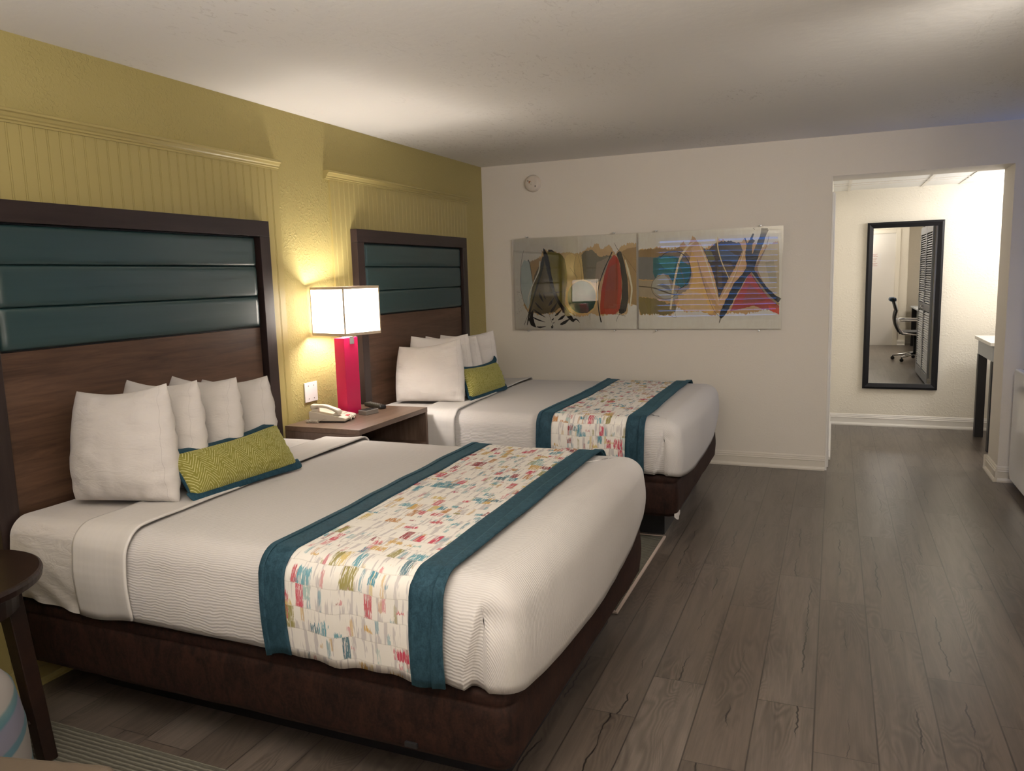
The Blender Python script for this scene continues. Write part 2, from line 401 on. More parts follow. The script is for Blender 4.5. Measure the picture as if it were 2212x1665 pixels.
def chevron():
    t = NT('olive green chevron chenille'); u, v, _ = t.sep(t.uv())
    tri = t.math('PINGPONG', t.math('ADD', u, .01), .040)
    ph = t.math('ADD', v, t.math('MULTIPLY', tri, 1.35))
    nzv = t.math('MULTIPLY', t.noise(t.comb(t.math('MULTIPLY', u, 40), t.math('MULTIPLY', v, 40), 0), 1.0, 2), .006)
    s = t.math('SINE', t.math('MULTIPLY', t.math('ADD', ph, nzv), 2*math.pi/.0140))
    brk = t.ramp(t.noise(t.comb(t.math('MULTIPLY', u, 60), t.math('MULTIPLY', v, 60), 4.0), 1.0, 2), [(.36, 0.0), (.46, 1.0)])
    m = t.math('MULTIPLY', t.ramp(s, [(.55, 0.0), (.85, 1.0)]), brk)
    f = t.noise(t.uv(), 30, 3)
    col = t.mix(f, (.150, .140, .026), (.225, .212, .048))
    col = t.mix(t.math('MULTIPLY', m, .75), col, (.50, .47, .24))
    return t.set(color=col, rough=.85, spec=.15, sheen=.4, sheent=(.5, .5, .2), normal=t.bump(s, .25, .002))
M_CHEV = chevron()
def shade_mat():
    t = NT('lit white fabric lampshade')
    d = t.n('ShaderNodeBsdfDiffuse'); d.inputs[0].default_value = (.85, .82, .77, 1)
    tr = t.n('ShaderNodeBsdfTranslucent'); tr.inputs[0].default_value = (.98, .96, .92, 1)
    mx = t.n('ShaderNodeMixShader'); mx.inputs[0].default_value = .92
    w = t.noise(t.objc(), 500, 1); bn = t.bump(w, .05, .0005); t.l(bn, d.inputs['Normal'])
    t.l(d.outputs[0], mx.inputs[1]); t.l(tr.outputs[0], mx.inputs[2]); t.l(mx.outputs[0], t.out.inputs[0]); return t.m
M_SHADE = shade_mat()
M_STRIM = flat('beige lampshade trim tape', (.55, .44, .32), .8)
M_PINK = flat('magenta lacquer', (.56, .008, .085), .3, var=.03, bump=.02)
M_STEEL = flat('brushed steel', (.55, .55, .55), .35, metal=.9, bump=.03)
M_CHROME = flat('polished chrome', (.75, .75, .76), .12, metal=1.0, bump=.01)
M_PHONE = flat('ivory phone plastic', (.56, .50, .42), .42, var=.03, bump=.02)
M_RED = flat('red label', (.55, .02, .04), .5)
M_PLATE = flat('white plastic plate', (.72, .69, .68), .35, var=.02, bump=.02)
M_GREYP = flat('grey plastic', (.20, .18, .16), .5, var=.04)
M_BLKP = flat('black plastic', (.012, .012, .013), .35, var=.04)
M_ORANGE = flat('orange sticker', (.35, .14, .04), .6)
M_GLOSSW = flat('glossy white enamel', (.70, .70, .71), .12, var=.02, bump=.01, nscale=6)
M_LOUV = flat('pale grey louvre paint', (.42, .44, .46), .5, var=.04)
M_MFRAME = flat('black mirror frame', (.007, .007, .009), .5, var=.1, spec=.25)
def mirror_mat():
    t = NT('mirror glass'); f = t.noise(t.objc(), 2, 1)
    return t.set(color=t.mix(f, (.69, .70, .69), (.71, .71, .70)), metal=1.0, rough=.01)
M_MIRROR = mirror_mat()
def acrylic():
    t = NT('clear acrylic sheet')
    fr = t.n('ShaderNodeFresnel'); fr.inputs[0].default_value = 1.49
    tr = t.n('ShaderNodeBsdfTransparent'); tr.inputs[0].default_value = (.99, .99, .985, 1)
    gl = t.n('ShaderNodeBsdfGlossy'); gl.inputs['Roughness'].default_value = .01
    wv = t.bump(t.noise(t.pos(), 1.2, 1), .12, .02); t.l(wv, gl.inputs['Normal'])
    mx = t.n('ShaderNodeMixShader'); t.l(fr.outputs[0], mx.inputs[0]); t.l(tr.outputs[0], mx.inputs[1]); t.l(gl.outputs[0], mx.inputs[2])
    t.l(mx.outputs[0], t.out.inputs[0]); return t.m
M_ACR = acrylic()
def rug_mat():
    t = NT('grey green ribbed rug'); x, y, z = t.sep(t.pos())
    s = t.math('SINE', t.math('ADD', t.math('MULTIPLY', y, 2*math.pi/.017), t.math('MULTIPLY', t.noise(t.pos(), 30, 3), 2.5)))
    f = t.noise(t.scale(t.pos(), (40, 160, 1)), 1.0, 3)
    col = t.mix(t.ramp(s, [(.0, 0.0), (.8, 1.0)]), (.055, .050, .040), (.19, .18, .145))
    return t.set(color=t.mix(f, col, (.11, .105, .085)), rough=.95, spec=.1, normal=t.bump(s, .5, .004))
M_RUG = rug_mat()
M_RUGE = flat('rug binding', (.42, .34, .29), .8)
M_LEATH = flat('beige vinyl upholstery', (.075, .055, .038), .6, nscale=120)
def stripe():
    t = NT('striped woven upholstery'); x, y, z = t.sep(t.pos())
    c = t.math('FRACT', t.math('DIVIDE', t.math('ADD', z, t.math('MULTIPLY', x, .25)), .19))
    col = t.ramp(c, [(0, (.17, .155, .145)), (.22, (.17, .155, .145)), (.25, (.045, .10, .125)), (.34, (.045, .10, .125)), (.37, (.11, .105, .135)), (.62, (.09, .09, .125)), (.66, (.035, .09, .11)), (.76, (.055, .10, .11)), (.8, (.16, .148, .138)), (1, (.17, .155, .145))])
    return t.set(color=col, rough=.9, normal=t.bump(t.noise(t.pos(), 300, 2), .2, .001))
M_STRIPE = stripe()
M_PAPER = flat('paper notice', (.72, .70, .67), .7, var=.02)
M_MESH = flat('black chair mesh', (.015, .015, .018), .6)
M_LAPT = flat('blue headrest fabric', (.02, .07, .16), .6)
# ================================================================== THE SETTING
D, D2, H = 6.13, 8.05, 2.44
XL, XR, DT = 2.768, 3.884, 2.162
struct(box('floor', (-.1, -1.2, -.05), (5.4, 8.15, 0), M_FLOOR))
struct(box('ceiling', (-.1, -1.2, H), (4.75, D+.05, H+.05), M_CEIL))
struct(box('ceiling_vestibule', (2.6, D+.30, 2.225), (5.4, 8.15, 2.30), M_TILE))
struct(box('wall_left', (-.1, -1.2, 0), (0, D+.1, H), M_YELLOW_PL))
mb = MB(); T = .36
mb.box((-.1, D, 0), (XL, D+T, H+.04)); mb.box((XR, D, 0), (5.4, D+T, H+.04)); mb.box((XL, D, DT), (XR, D+T, H+.04))
struct(obj('wall_back', mb, M_BEIGE))
struct(box('wall_far', (2.6, D2, 0), (5.4, D2+.1, 2.3), M_CREAM))
struct(box('wall_far_left', (2.66, D+T, 0), (XL, D2, 2.3), M_CREAM))
struct(box('wall_far_right', (5.3, D+T, 0), (5.4, D2, 2.3), M_CREAM))
struct(box('wall_right', (4.62, -1.2, 0), (4.72, 5.9, H), M_BEIGE))
# closet that juts into the room, with its wall end beside the doorway
mb = MB(); mb.box((3.925, 5.21, 0), (4.62, 5.27, H)); mb.box((3.925, 3.62, 0), (4.62, 3.74, H)); mb.box((3.925, 3.74, 2.06), (4.62, 5.21, H))
struct(obj('wall_closet', mb, M_BEIGE))
# wall behind the photographer with window and door
mb = MB()
wx0, wx1, wz0, wz1 = .06, 2.02, .70, 2.12
mb.box((-.1, -.65, 0), (wx0, -.55, H)); mb.box((wx1, -.65, 0), (2.93, -.55, H)); mb.box((wx0, -.65, 0), (wx1, -.55, wz0)); mb.box((wx0, -.65, wz1), (wx1, -.55, H))
mb.box((3.87, -.65, 0), (4.08, -.55, H)); mb.box((2.93, -.65, 2.15), (3.87, -.55, H)); mb.box((4.08, -1.0, 0), (4.72, -.97, H)); mb.box((4.05, -1.0, 0), (4.08, -.65, H))
struct(obj('wall_front', mb, M_CREAM))

# ceiling tees of the vestibule
mb = MB()
for x in (2.9, 3.51, 3.81, 4.42, 5.03): mb.box((x-.012, D+T, 2.2195), (x+.012, D2, 2.2255))
for y in (6.78, 7.39, 7.55): mb.box((XL, y-.010, 2.2195), (5.3, y+.010, 2.2255))
struct(obj('trim_1', mb, M_WHITE))

# baseboards: stepped profile with a quarter-round shoe
PB = [(0, 0), (.026, 0), (.026, .012), (.020, .024), (.014, .026), (.014, .070), (.017, .074), (.013, .080), (.013, .090), (.009, .096), (.009, .102), (.004, .110), (0, .110)]
def base_run(mb, axis, a, b, at, sign):
    """axis: the direction it runs along; at: wall plane; sign: into the room"""
    poly = [(at+sign*d, z) for d, z in PB]
    mb.prism(poly, a, b, axis)
    return mb
mb = MB(); base_run(mb, 'x', .0, XL, D, -1); base_run(mb, 'x', XR, 4.62, D, -1)
base_run(mb, 'y', D-.02, D+T, XR, -1); base_run(mb, 'x', XR-.026, 3.95, D+T, 1)
struct(fixn(obj('baseboard_back', mb, M_BTRIM)))
mb = MB(); base_run(mb, 'x', XL, 5.3, D2, -1); base_run(mb, 'y', D+T, D2, XL+.012, 1)
struct(fixn(obj('baseboard_far', mb, M_WHITE)))
mb = MB(); base_run(mb, 'y', -.5, D, 0, 1)
struct(fixn(obj('baseboard_left', mb, M_YELLOW)))
mb = MB(); base_run(mb, 'y', 5.21, 5.27, 3.925, -1); base_run(mb, 'x', 3.899, 4.2, 5.27, 1)
struct(fixn(obj('baseboard_closet', mb, M_WHITE)))
mb = MB(); base_run(mb, 'x', 2.0, 2.86, -.55, 1); base_run(mb, 'x', 3.94, 4.08, -.55, 1); base_run(mb, 'x', 4.08, 4.62, -.97, 1)
struct(fixn(obj('baseboard_front', mb, M_WHITE)))
# white jamb board on the left reveal of the doorway
mb = MB(); mb.box((XL, D-.004, 0), (XL+.014, D+.30, 2.05)); mb.box((XL+.014, D+.10, 0), (XL+.024, D+.135, 2.05))
struct(obj('trim_2', mb, M_WHITE, bevel=.002))

# beadboard panels and cap mouldings on the yellow wall
def beadboard(name, y0, y1, z0, z1, flatl=.0, flatr=.0):
    pts = []                                     # (y, x) profile
    g, dpt, x0 = .0030, .0022, .012
    pts.append((y0, 0)); pts.append((y0, x0)); y = y0+max(flatl, .022)
    while y < y1-max(flatr, .02):
        for c in (y, y+.0075):
            pts += [(c-g/2, x0), (c-g/5, x0-dpt), (c+g/5, x0-dpt), (c+g/2, x0)]
        y += .0532
    pts.append((y1, x0)); pts.append((y1, 0))
    vs = [(p[1], p[0], z0) for p in pts]+[(p[1], p[0], z1) for p in pts]; n = len(pts)
    fs = [(i, i+1, n+i+1, n+i) for i in range(n-1)]
    vs += []; fs.append(tuple(range(n-1, -1, -1))); fs.append(tuple(range(n, 2*n)))
    return struct(fixn(obj(name, (vs, fs), M_YELLOW)))
beadboard('trim_3', -.52, 3.460, .11, 2.115, flatl=.0445, flatr=.02)
beadboard('trim_4', 3.935, 5.80, .11, 2.115, flatl=.03)
PM = [(0, 2.113), (.018, 2.113), (.018, 2.121), (.024, 2.124), (.024, 2.131), (.030, 2.136), (.036, 2.146), (.044, 2.150), (.044, 2.158), (.040, 2.162), (0, 2.162)]
struct(fixn(obj('trim_5', MB().prism(PM, -.5, 3.465, 'y'), M_YELLOW)))
struct(fixn(obj('trim_6', MB().prism(PM, 3.888, 5.81, 'y'), M_YELLOW)))

# window behind the photographer: frame, glass and a slatted blind
mb = MB(); f = .05
mb.box((wx0, -.64, wz0), (wx0+f, -.57, wz1)); mb.box((wx1-f, -.64, wz0), (wx1, -.57, wz1)); mb.box((wx0+f, -.64, wz0), (wx1-f, -.57, wz0+f)); mb.box((wx0+f, -.64, wz1-f), (wx1-f, -.57, wz1))
mb.box(((wx0+wx1)/2-.02, -.635, wz0+f), ((wx0+wx1)/2+.02, -.575, wz1-f))
win = struct(obj('window_1', mb, M_WHITE, bevel=.004))
mb = MB()
k = 0; z = wz0+.07
while z < wz1-.07:
    a = R(60 if z < 1.95 else 35); ca, sa = math.cos(a)*.042, math.sin(a)*.042
    mb.add([(wx0+.03, -.54-ca, z-sa), (wx1-.03, -.54-ca, z-sa), (wx1-.03, -.54+ca, z+sa), (wx0+.03, -.54+ca, z+sa),
            (wx0+.03, -.54-ca, z-sa+.002), (wx1-.03, -.54-ca, z-sa+.002), (wx1-.03, -.54+ca, z+sa+.002), (wx0+.03, -.54+ca, z+sa+.002)],
           [(0, 3, 2, 1), (4, 5, 6, 7), (0, 1, 5, 4), (1, 2, 6, 5), (2, 3, 7, 6), (3, 0, 4, 7)])
    z += .085
bl = thing('window_blind', 'white slatted blind hanging across the window, seen reflected in the right art panel', 'blind', (1.04, -.53, wz0))
obj('slats', mb, M_WHITE, bl); box('head_rail', (wx0, -.57, wz1-.05), (wx1, -.51, wz1), M_WHITE, bl, bevel=.004)
# entry door behind the photographer (seen in the mirror)
mb = MB(); mb.box((2.86, -.56, 0), (2.94, -.535, 2.22)); mb.box((3.86, -.56, 0), (3.94, -.535, 2.22)); mb.box((2.94, -.56, 2.15), (3.86, -.535, 2.22))
struct(obj('trim_7', mb, M_CREAM, bevel=.004))
dr = struct(box('door_1', (2.93, -.60, .0), (3.87, -.56, 2.15), M_WHITE, bevel=.003))
mb = MB(); mb.box((3.40, -.5598, 1.50), (3.62, -.5585, 1.78))
nt = obj('notice', mb, M_PAPER, dr)
mb = MB()
for i, (x0, x1, z) in enumerate([(3.42, 3.60, 1.76), (3.46, 3.58, 1.735), (3.44, 3.60, 1.72), (3.46, 3.59, 1.675), (3.44, 3.58, 1.655), (3.47, 3.57, 1.62), (3.44, 3.60, 1.58), (3.45, 3.57, 1.56), (3.44, 3.6, 1.54)]):
    mb.box((x0, -.5585, z-.003), (x1-.05, -.5580, z+.003))
obj('notice_lines', mb, flat('notice print', (.40, .16, .14), .6), nt)

# bifold louvre doors on the closet
def louvre(name, label, y0, y1, tilt):
    xf = Matrix.Translation((3.885, y0, 0)) @ Matrix.Rotation(tilt, 4, 'Z') @ Matrix.Translation((-3.885, -y0, 0))
    xf = Matrix.Translation((.028, 0, 0)) @ xf
    t = thing(name, label, 'closet door', (3.885, (y0+y1)/2, .02), 'bifold louvre doors of the closet')
    mb = MB()
    for a, b, c, d in ((y0, y0+.05, .02, 2.03), (y1-.05, y1, .02, 2.03), (y0+.05, y1-.05, .02, .14), (y0+.05, y1-.05, 1.93, 2.03), (y0+.05, y1-.05, .93, 1.02)):
        mb.box((3.870, a, c), (3.897, b, d), xf=xf)
    obj('frame', mb, M_LOUV, t, bevel=.002)
    mb = MB(); z = .16
    while z < 1.92:
        if not (.91 < z < 1.02):
            vs = [(3.872, y0+.05, z), (3.872, y1-.05, z), (3.895, y1-.05, z+.022), (3.895, y0+.05, z+.022)]
            vs += [(x, y, zz+.005) for x, y, zz in vs]
            mb.add([xf @ Vector(v) for v in vs], [(0, 1, 2, 3), (7, 6, 5, 4), (0, 4, 5, 1), (1, 5, 6, 2), (2, 6, 7, 3), (3, 7, 4, 0)])
        z += .030
    obj('louvres', mb, M_LOUV, t)
    if y1 < 4.6:
        obj('knob', MB().lathe(xf @ Vector((3.870, y1-.025, .98)), [(.006, 0), (.006, -.012), (.014, -.018), (.016, -.026), (.010, -.032)], 16, axis='x'), M_CHROME, t, smooth=True)
louvre('louvre_door', 'grey louvred closet door panel, the far one reflected in the tall mirror', 3.75, 4.47, R(0))
louvre('louvre_door', 'grey louvred closet door panel, the nearer one reflected in the tall mirror', 4.485, 5.20, R(0))

# ================================================================== WALL THINGS
# smoke detector
t = thing('smoke_detector', 'round beige smoke detector high on the back wall near the corner', 'smoke detector', (.472, D, 2.20))
c = (.472, D, 2.272)
obj('body', MB().lathe(c, [(.070, 0), (.070, -.010), (.066, -.016), (.063, -.034), (.056, -.041), (.030, -.044), (.001, -.045)], 40, axis='y', cap=False), flat('smoke detector plastic', (.62, .55, .47), .5), t, smooth=True)
obj('sensor_hole', MB().lathe((.440, D-.040, 2.292), [(.006, 0), (.006, -.004)], 12, axis='y'), M_GREYP, t)
obj('sensor_hole', MB().lathe((.504, D-.040, 2.246), [(.007, 0), (.007, -.004)], 12, axis='y'), M_GREYP, t)
obj('sticker', MB().box((.448, D-.0455, 2.272), (.466, D-.0425, 2.290)), M_ORANGE, t)
obj('center_button', MB().lathe(c, [(.015, -.044), (.015, -.048), (.010, -.050)], 20, axis='y'), flat('smoke detector button', (.58, .52, .45), .5), t)
# blank double wall plate
pl = thing('wall_plate', 'blank white double wall plate above the telephone', 'wall plate', (0, 3.641, .822))
box('plate', (0, 3.582, .822), (.007, 3.700, .937), M_PLATE, pl, bevel=.003)
for yy in (3.617, 3.665):
    for zz in (.842, .917): obj('screw', MB().lathe((.0068, yy, zz), [(.0035, 0), (.0035, .001), (.001, .0014)], 10, axis='x'), M_GREYP, pl)

# ================================================================== HEADBOARDS
def headboard(label, y0, y1):
    t = thing('headboard', label, 'headboard', (.03, (y0+y1)/2, .30), 'headboards on the yellow wall')
    zt, zb = 1.832, .30; sw = .075; X = .060
    box('top_rail', (.0125, y0, zt-.080), (X, y1, zt), M_ESP_Y, t, bevel=.002)
    box('side_stile', (.0125, y0, zb), (X, y0+sw, zt-.0805), M_ESP_Z, t, bevel=.002)
    box('side_stile', (.0125, y1-sw, zb), (X, y1, zt-.0805), M_ESP_Z, t, bevel=.002)
    box('back_panel', (.0125, y0+sw, zb), (.018, y1-sw, zt-.08), M_BLACK, t)
    a, b = y0+sw+.009, y1-sw-.007
    box('wood_panel', (.018, a, zb), (.034, b-.012, 1.284), M_WAL, t, bevel=.002)
    zs = [1.290, 1.4455, 1.600, 1.746]
    for k in range(3):
        z0, z1 = zs[k], zs[k+1]; ny, nz_ = 60, 24; vs = []; fs = []
        for j in range(nz_+1):
            for i in range(ny+1):
                u, v = i/ny, j/nz_
                y = lerp(a, b, u); e = min(u, 1-u)*(b-a)
                pf = (1-.34*abs(2*v-1)**10)*(1-max(0, 1-e/.022)**3*.9)
                vs.append((.020+.026*pf+.0010*nz(y*3, z0*9, v*5), y, lerp(z0+.0003, z1-.0003, v)))
        for j in range(nz_):
            for i in range(ny): q = j*(ny+1)+i; fs.append((q, q+1, q+ny+2, q+ny+1))
        o = obj('upholstered_panel', (vs, fs), M_VINYL, t, smooth=True, solid=.004)
    return t
headboard('tall walnut and teal padded headboard of the near bed', 1.752, 3.308)
headboard('walnut and teal padded headboard of the far bed, by the corner', 4.117, 5.676)

# ================================================================== NIGHTSTAND AND ITS THINGS
NZ = .735; ny0, ny1, nx0, nx1 = 3.352, 4.088, .036, .520
t = thing('nightstand', 'open-front wooden nightstand standing between the two beds', 'nightstand', ((nx0+nx1)/2, (ny0+ny1)/2, 0))
box('top', (nx0, ny0, NZ-.028), (nx1, ny1, NZ), M_NIGHT, t, bevel=.0015)
box('side_panel', (nx0, ny0, .0), (nx1-.002, ny0+.022, NZ-.0285), M_NIGHTZ, t, bevel=.001)
box('side_panel', (nx0, ny1-.022, .0), (nx1-.002, ny1, NZ-.0285), M_NIGHTZ, t, bevel=.001)
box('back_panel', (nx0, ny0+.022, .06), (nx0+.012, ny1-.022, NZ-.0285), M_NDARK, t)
box('shelf', (nx0+.012, ny0+.0225, .505), (nx1-.004, ny1-.0225, .527), M_NIGHT, t, bevel=.001)
dw = box('drawer', (nx0+.02, ny0+.025, .09), (nx1-.006, ny1-.025, .50), M_NIGHT, t, bevel=.002)
box('drawer_pull', (nx1-.006, 3.66, .36), (nx1+.012, 3.78, .372), M_STEEL, dw, bevel=.002)

# lamp
LX, LY = .190, 3.765
xf = Matrix.Translation((LX, LY, 0)) @ Matrix.Rotation(R(-13), 4, 'Z')
t = thing('table_lamp', 'lit lamp with square white shade and magenta column on the nightstand', 'lamp', (LX, LY, NZ))
cw, cd2 = .036, .062
cxf = Matrix.Translation((LX-.01, LY, 0)) @ Matrix.Rotation(R(-5), 4, 'Z')
obj('column', MB().box((-cw, -cd2, NZ), (cw, cd2, 1.187), xf=cxf), M_PINK, t, bevel=.0015)
obj('metal_clip', MB().box((cw, -.012, 1.150), (cw+.004, .024, 1.191), xf=cxf).box((-.02, -.012, 1.187), (cw+.004, .024, 1.191), xf=cxf), M_STEEL, t)
obj('stem', MB().tube([xf @ Vector((0, 0, 1.187)), xf @ Vector((0, 0, 1.275))], .008, 12), M_STEEL, t, smooth=True)
S = .137; z0, z1 = 1.207, 1.481
mb = MB(); th = .0012
for (a, b) in (((-S, -S), (S, -S)), ((S, -S), (S, S)), ((S, S), (-S, S)), ((-S, S), (-S, -S))):
    mb.add([xf @ Vector((a[0], a[1], z0)), xf @ Vector((b[0], b[1], z0)), xf @ Vector((b[0], b[1], z1)), xf @ Vector((a[0], a[1], z1))], [(0, 1, 2, 3)])
sh = obj('lamp_shade', mb, M_SHADE, t)
mb = MB(); q = S+.0012
for (zz0, zz1) in ((z0-.001, z0+.015), (z1-.014, z1+.001)):
    for (a, b) in (((-q, -q), (q, -q)), ((q, -q), (q, q)), ((q, q), (-q, q)), ((-q, q), (-q, -q))):
        mb.add([xf @ Vector((a[0], a[1], zz0)), xf @ Vector((b[0], b[1], zz0)), xf @ Vector((b[0], b[1], zz1)), xf @ Vector((a[0], a[1], zz1))], [(0, 1, 2, 3)])
for (sx, sy) in ((1, 1), (1, -1), (-1, 1), (-1, -1)):
    mb.box((min(sx*(q-.006), sx*(q+.0008)), min(sy*(q-.006), sy*(q+.0008)), z0+.012), (max(sx*(q-.006), sx*(q+.0008)), max(sy*(q-.006), sy*(q+.0008)), z1-.012), xf=xf)
obj('trim_tape', mb, M_STRIM, sh)
mb = MB()
for a in (0, 90, 180, 270):
    mb.tube([xf @ Vector((.012*math.cos(R(a)), .012*math.sin(R(a)), 1.466)), xf @ Vector(((S-.002)*math.cos(R(a)), (S-.002)*math.sin(R(a)), 1.474))], .0015, 6)
obj('shade_spider', mb, M_STEEL, sh)
bulbm = NT('lit bulb glass').set(color=(.9, .9, .9), emit=(1.0, .80, .55), emits=40.0)
bulb = obj('bulb', MB().lathe((LX, LY, 1.275), [(.012, 0), (.014, .02), (.026, .045), (.030, .065), (.024, .085), (.008, .096), (.001, .098)], 20, cap=False), bulbm, t, smooth=True)
light('bedside_bulb', 'POINT', (LX, LY, 1.325), 46, (1.0, .925, .86), .07)
bulb.visible_shadow = True

# telephone
ph = Matrix.Translation((.195, 3.575, NZ)) @ Matrix.Rotation(R(12), 4, 'Z')      # x along the phone's length, head at -x
t = thing('telephone', 'ivory corded desk telephone on the nightstand', 'telephone', (.195, 3.575, NZ))
def pxy(p): return ph @ Vector(p)
mb = MB()
L_, W_ = .108, .082
prof = [(-L_, .006), (L_, .006), (L_+.002, .020), (L_-.006, .026), (-L_+.04, .058), (-L_, .062)]
n = len(prof); vs = [pxy((a, -W_, z)) for a, z in prof]+[pxy((a, W_, z)) for a, z in prof]
mb.add(vs, [tuple(range(n)), tuple(reversed(range(n, 2*n)))]+[(k, n+k, n+(k+1) % n, (k+1) % n) for k in range(n)])
fixn(obj('base', mb, M_PHONE, t, bevel=.005, seg=3))
mb = MB(); mb.box((-L_+.01, -W_+.008, 0), (L_-.01, W_-.008, .007), xf=ph); obj('foot_plate', mb, M_BLKP, t)
# handset: arched bar with two cups, lying along x on the near side
mb = MB(); pts = []
for k in range(15):
    s = k/14; a = lerp(-.104, .070, s)
    pts.append((a, -.048, lerp(.082, .050, s)+.020*math.sin(math.pi*s)))
for i, p in enumerate(pts):
    pass
vs = []; fs = []; m = 10
for i, p in enumerate(pts):
    s = i/14; e = min(s, 1-s); hw = .021+.006*(1-sm(0, .25, e)); hh = .010+.007*(1-sm(.0, .28, e))
    for k in range(m):
        a = 2*math.pi*k/m; ca, sa = math.cos(a), math.sin(a)
        vs.append(pxy((p[0], p[1]+hw*math.copysign(abs(ca)**.6, ca), p[2]+hh*math.copysign(abs(sa)**.6, sa))))
for i in range(14):
    for k in range(m): fs.append((i*m+k, i*m+(k+1) % m, (i+1)*m+(k+1) % m, (i+1)*m+k))
fs += [tuple(range(m)), tuple(range(14*m, 15*m))]
fixn(obj('handset', (vs, fs), M_PHONE, t, smooth=True, sub=1))
obj('cradle', MB().box((-.098, -.066, .055), (-.062, -.030, .074), xf=ph), M_PHONE, t, bevel=.004)
obj('cradle', MB().box((.028, -.066, .036), (.062, -.030, .046), xf=ph), M_PHONE, t, bevel=.004)
mb = MB()
for i in range(4):
    for j in range(3):
        a = lerp(-.02, .055, i/3); zz = lerp(.046, .0335, i/3)
        mb.box((a-.008, .005+j*.022, zz-.004), (a+.008, .021+j*.022, zz+.003), xf=ph)
obj('keypad', mb, M_PHONE, t, bevel=.001)
obj('red_label', MB().box((.076, -.020, .0272), (.100, .010, .0302), xf=ph), M_RED, t)
# curly cord
mb = MB(); pts = []
ctr = [(-.112, -.100), (-.075, -.104), (-.03, -.102)]
for k in range(150):
    s = k/149; a = lerp(-.118, -.045, s); th_ = s*2*math.pi*12
    pts.append(pxy((a, -.096+.0075*math.cos(th_), .009+.0075*math.sin(th_))))
for k in range(1, 12):
    s = k/11; pts.append(pxy((lerp(-.045, .0, s), lerp(-.0885, -.083, s), .008+.016*math.sin(s*1.5))))
obj('coiled_cord', MB().tube(pts, .0017, 6), M_PHONE, t, smooth=True)
mb = MB(); pts = []
for k in range(60):
    s = k/59; th_ = s*2*math.pi*3.5
    pts.append(pxy((.112+.012*math.sin(th_*.5)+.006*math.cos(th_), lerp(-.045, .03, s), .018+.008*math.sin(th_))))
obj('coiled_cord', MB().tube(pts, .003, 6), M_PHONE, t, smooth=True)

# notepad tray and remote control
t = thing('organizer_tray', 'small grey organizer tray beside the magenta lamp column', 'tray', (.285, 3.80, NZ))
tx = Matrix.Translation((.285, 3.80, NZ)) @ Matrix.Rotation(R(-10), 4, 'Z')
obj('box', MB().box((-.032, -.052, 0), (.032, .052, .026), xf=tx), M_GREYP, t, bevel=.002)
mb = MB(); mb.box((-.026, -.045, .0262), (.026, -.005, .0285), xf=tx); mb.box((-.026, .004, .0262), (.026, .045, .0285), xf=tx); obj('insert', mb, M_BLKP, t)
rx = Matrix.Translation((.20, 4.005, NZ)) @ Matrix.Rotation(R(-28), 4, 'Z')
t = thing('remote_control', 'black remote control lying behind the lamp on the nightstand', 'remote control', (.20, 4.005, NZ))
obj('body', MB().box((-.10, -.024, .001), (.10, .024, .025), xf=rx), M_BLKP, t, bevel=.009, seg=4)
mb = MB()
for i in range(6):
    for j in range(3): mb.box((-.08+i*.026, -.016+j*.012, .0248), (-.070+i*.026, -.009+j*.012, .0265), xf=rx)
obj('buttons', mb, M_GREYP, t)

# ================================================================== TALL MIRROR
t = thing('wall_mirror', 'tall black-framed mirror hanging on the far vestibule wall', 'mirror', (3.386, D2, .364))
mx0, mx1, mz0, mz1 = 3.070, 3.702, .364, 1.916; fw = .052
def mit(mb, p0, p1, i0, i1, ya, yb):
    """one mitred frame side, bevelled towards the glass"""
    (a, b), (c, d), (e, f2), (g, h) = p0, p1, i1, i0
    vs = [(a, yb, b), (c, yb, d), (e, yb, f2), (g, yb, h)]
    k = .35
    o1 = (lerp(a, g, k), lerp(b, h, k)); o2 = (lerp(c, e, k), lerp(d, f2, k))
    vs += [(a, ya+.006, b), (c, ya+.006, d), (o2[0], ya, o2[1]), (o1[0], ya, o1[1]), (e, ya+.014, f2), (g, ya+.014, h)]
    mb.add(vs, [(0, 1, 2, 3), (0, 4, 5, 1), (4, 7, 6, 5), (7, 9, 8, 6), (3, 2, 8, 9), (0, 3, 9, 7, 4), (1, 5, 6, 8, 2)])
O = [(mx0, mz0), (mx1, mz0), (mx1, mz1), (mx0, mz1)]; I = [(mx0+fw, mz0+fw), (mx1-fw, mz0+fw), (mx1-fw, mz1-fw), (mx0+fw, mz1-fw)]
mb = MB()
for k in range(4): mit(mb, O[k], O[(k+1) % 4], I[k], I[(k+1) % 4], D2-.040, D2-.004)
fixn(obj('frame', mb, M_MFRAME, t))
box('glass', (mx0+fw-.004, D2-.016, mz0+fw-.004), (mx1-fw+.004, D2-.010, mz1-fw+.004), M_MIRROR, t)

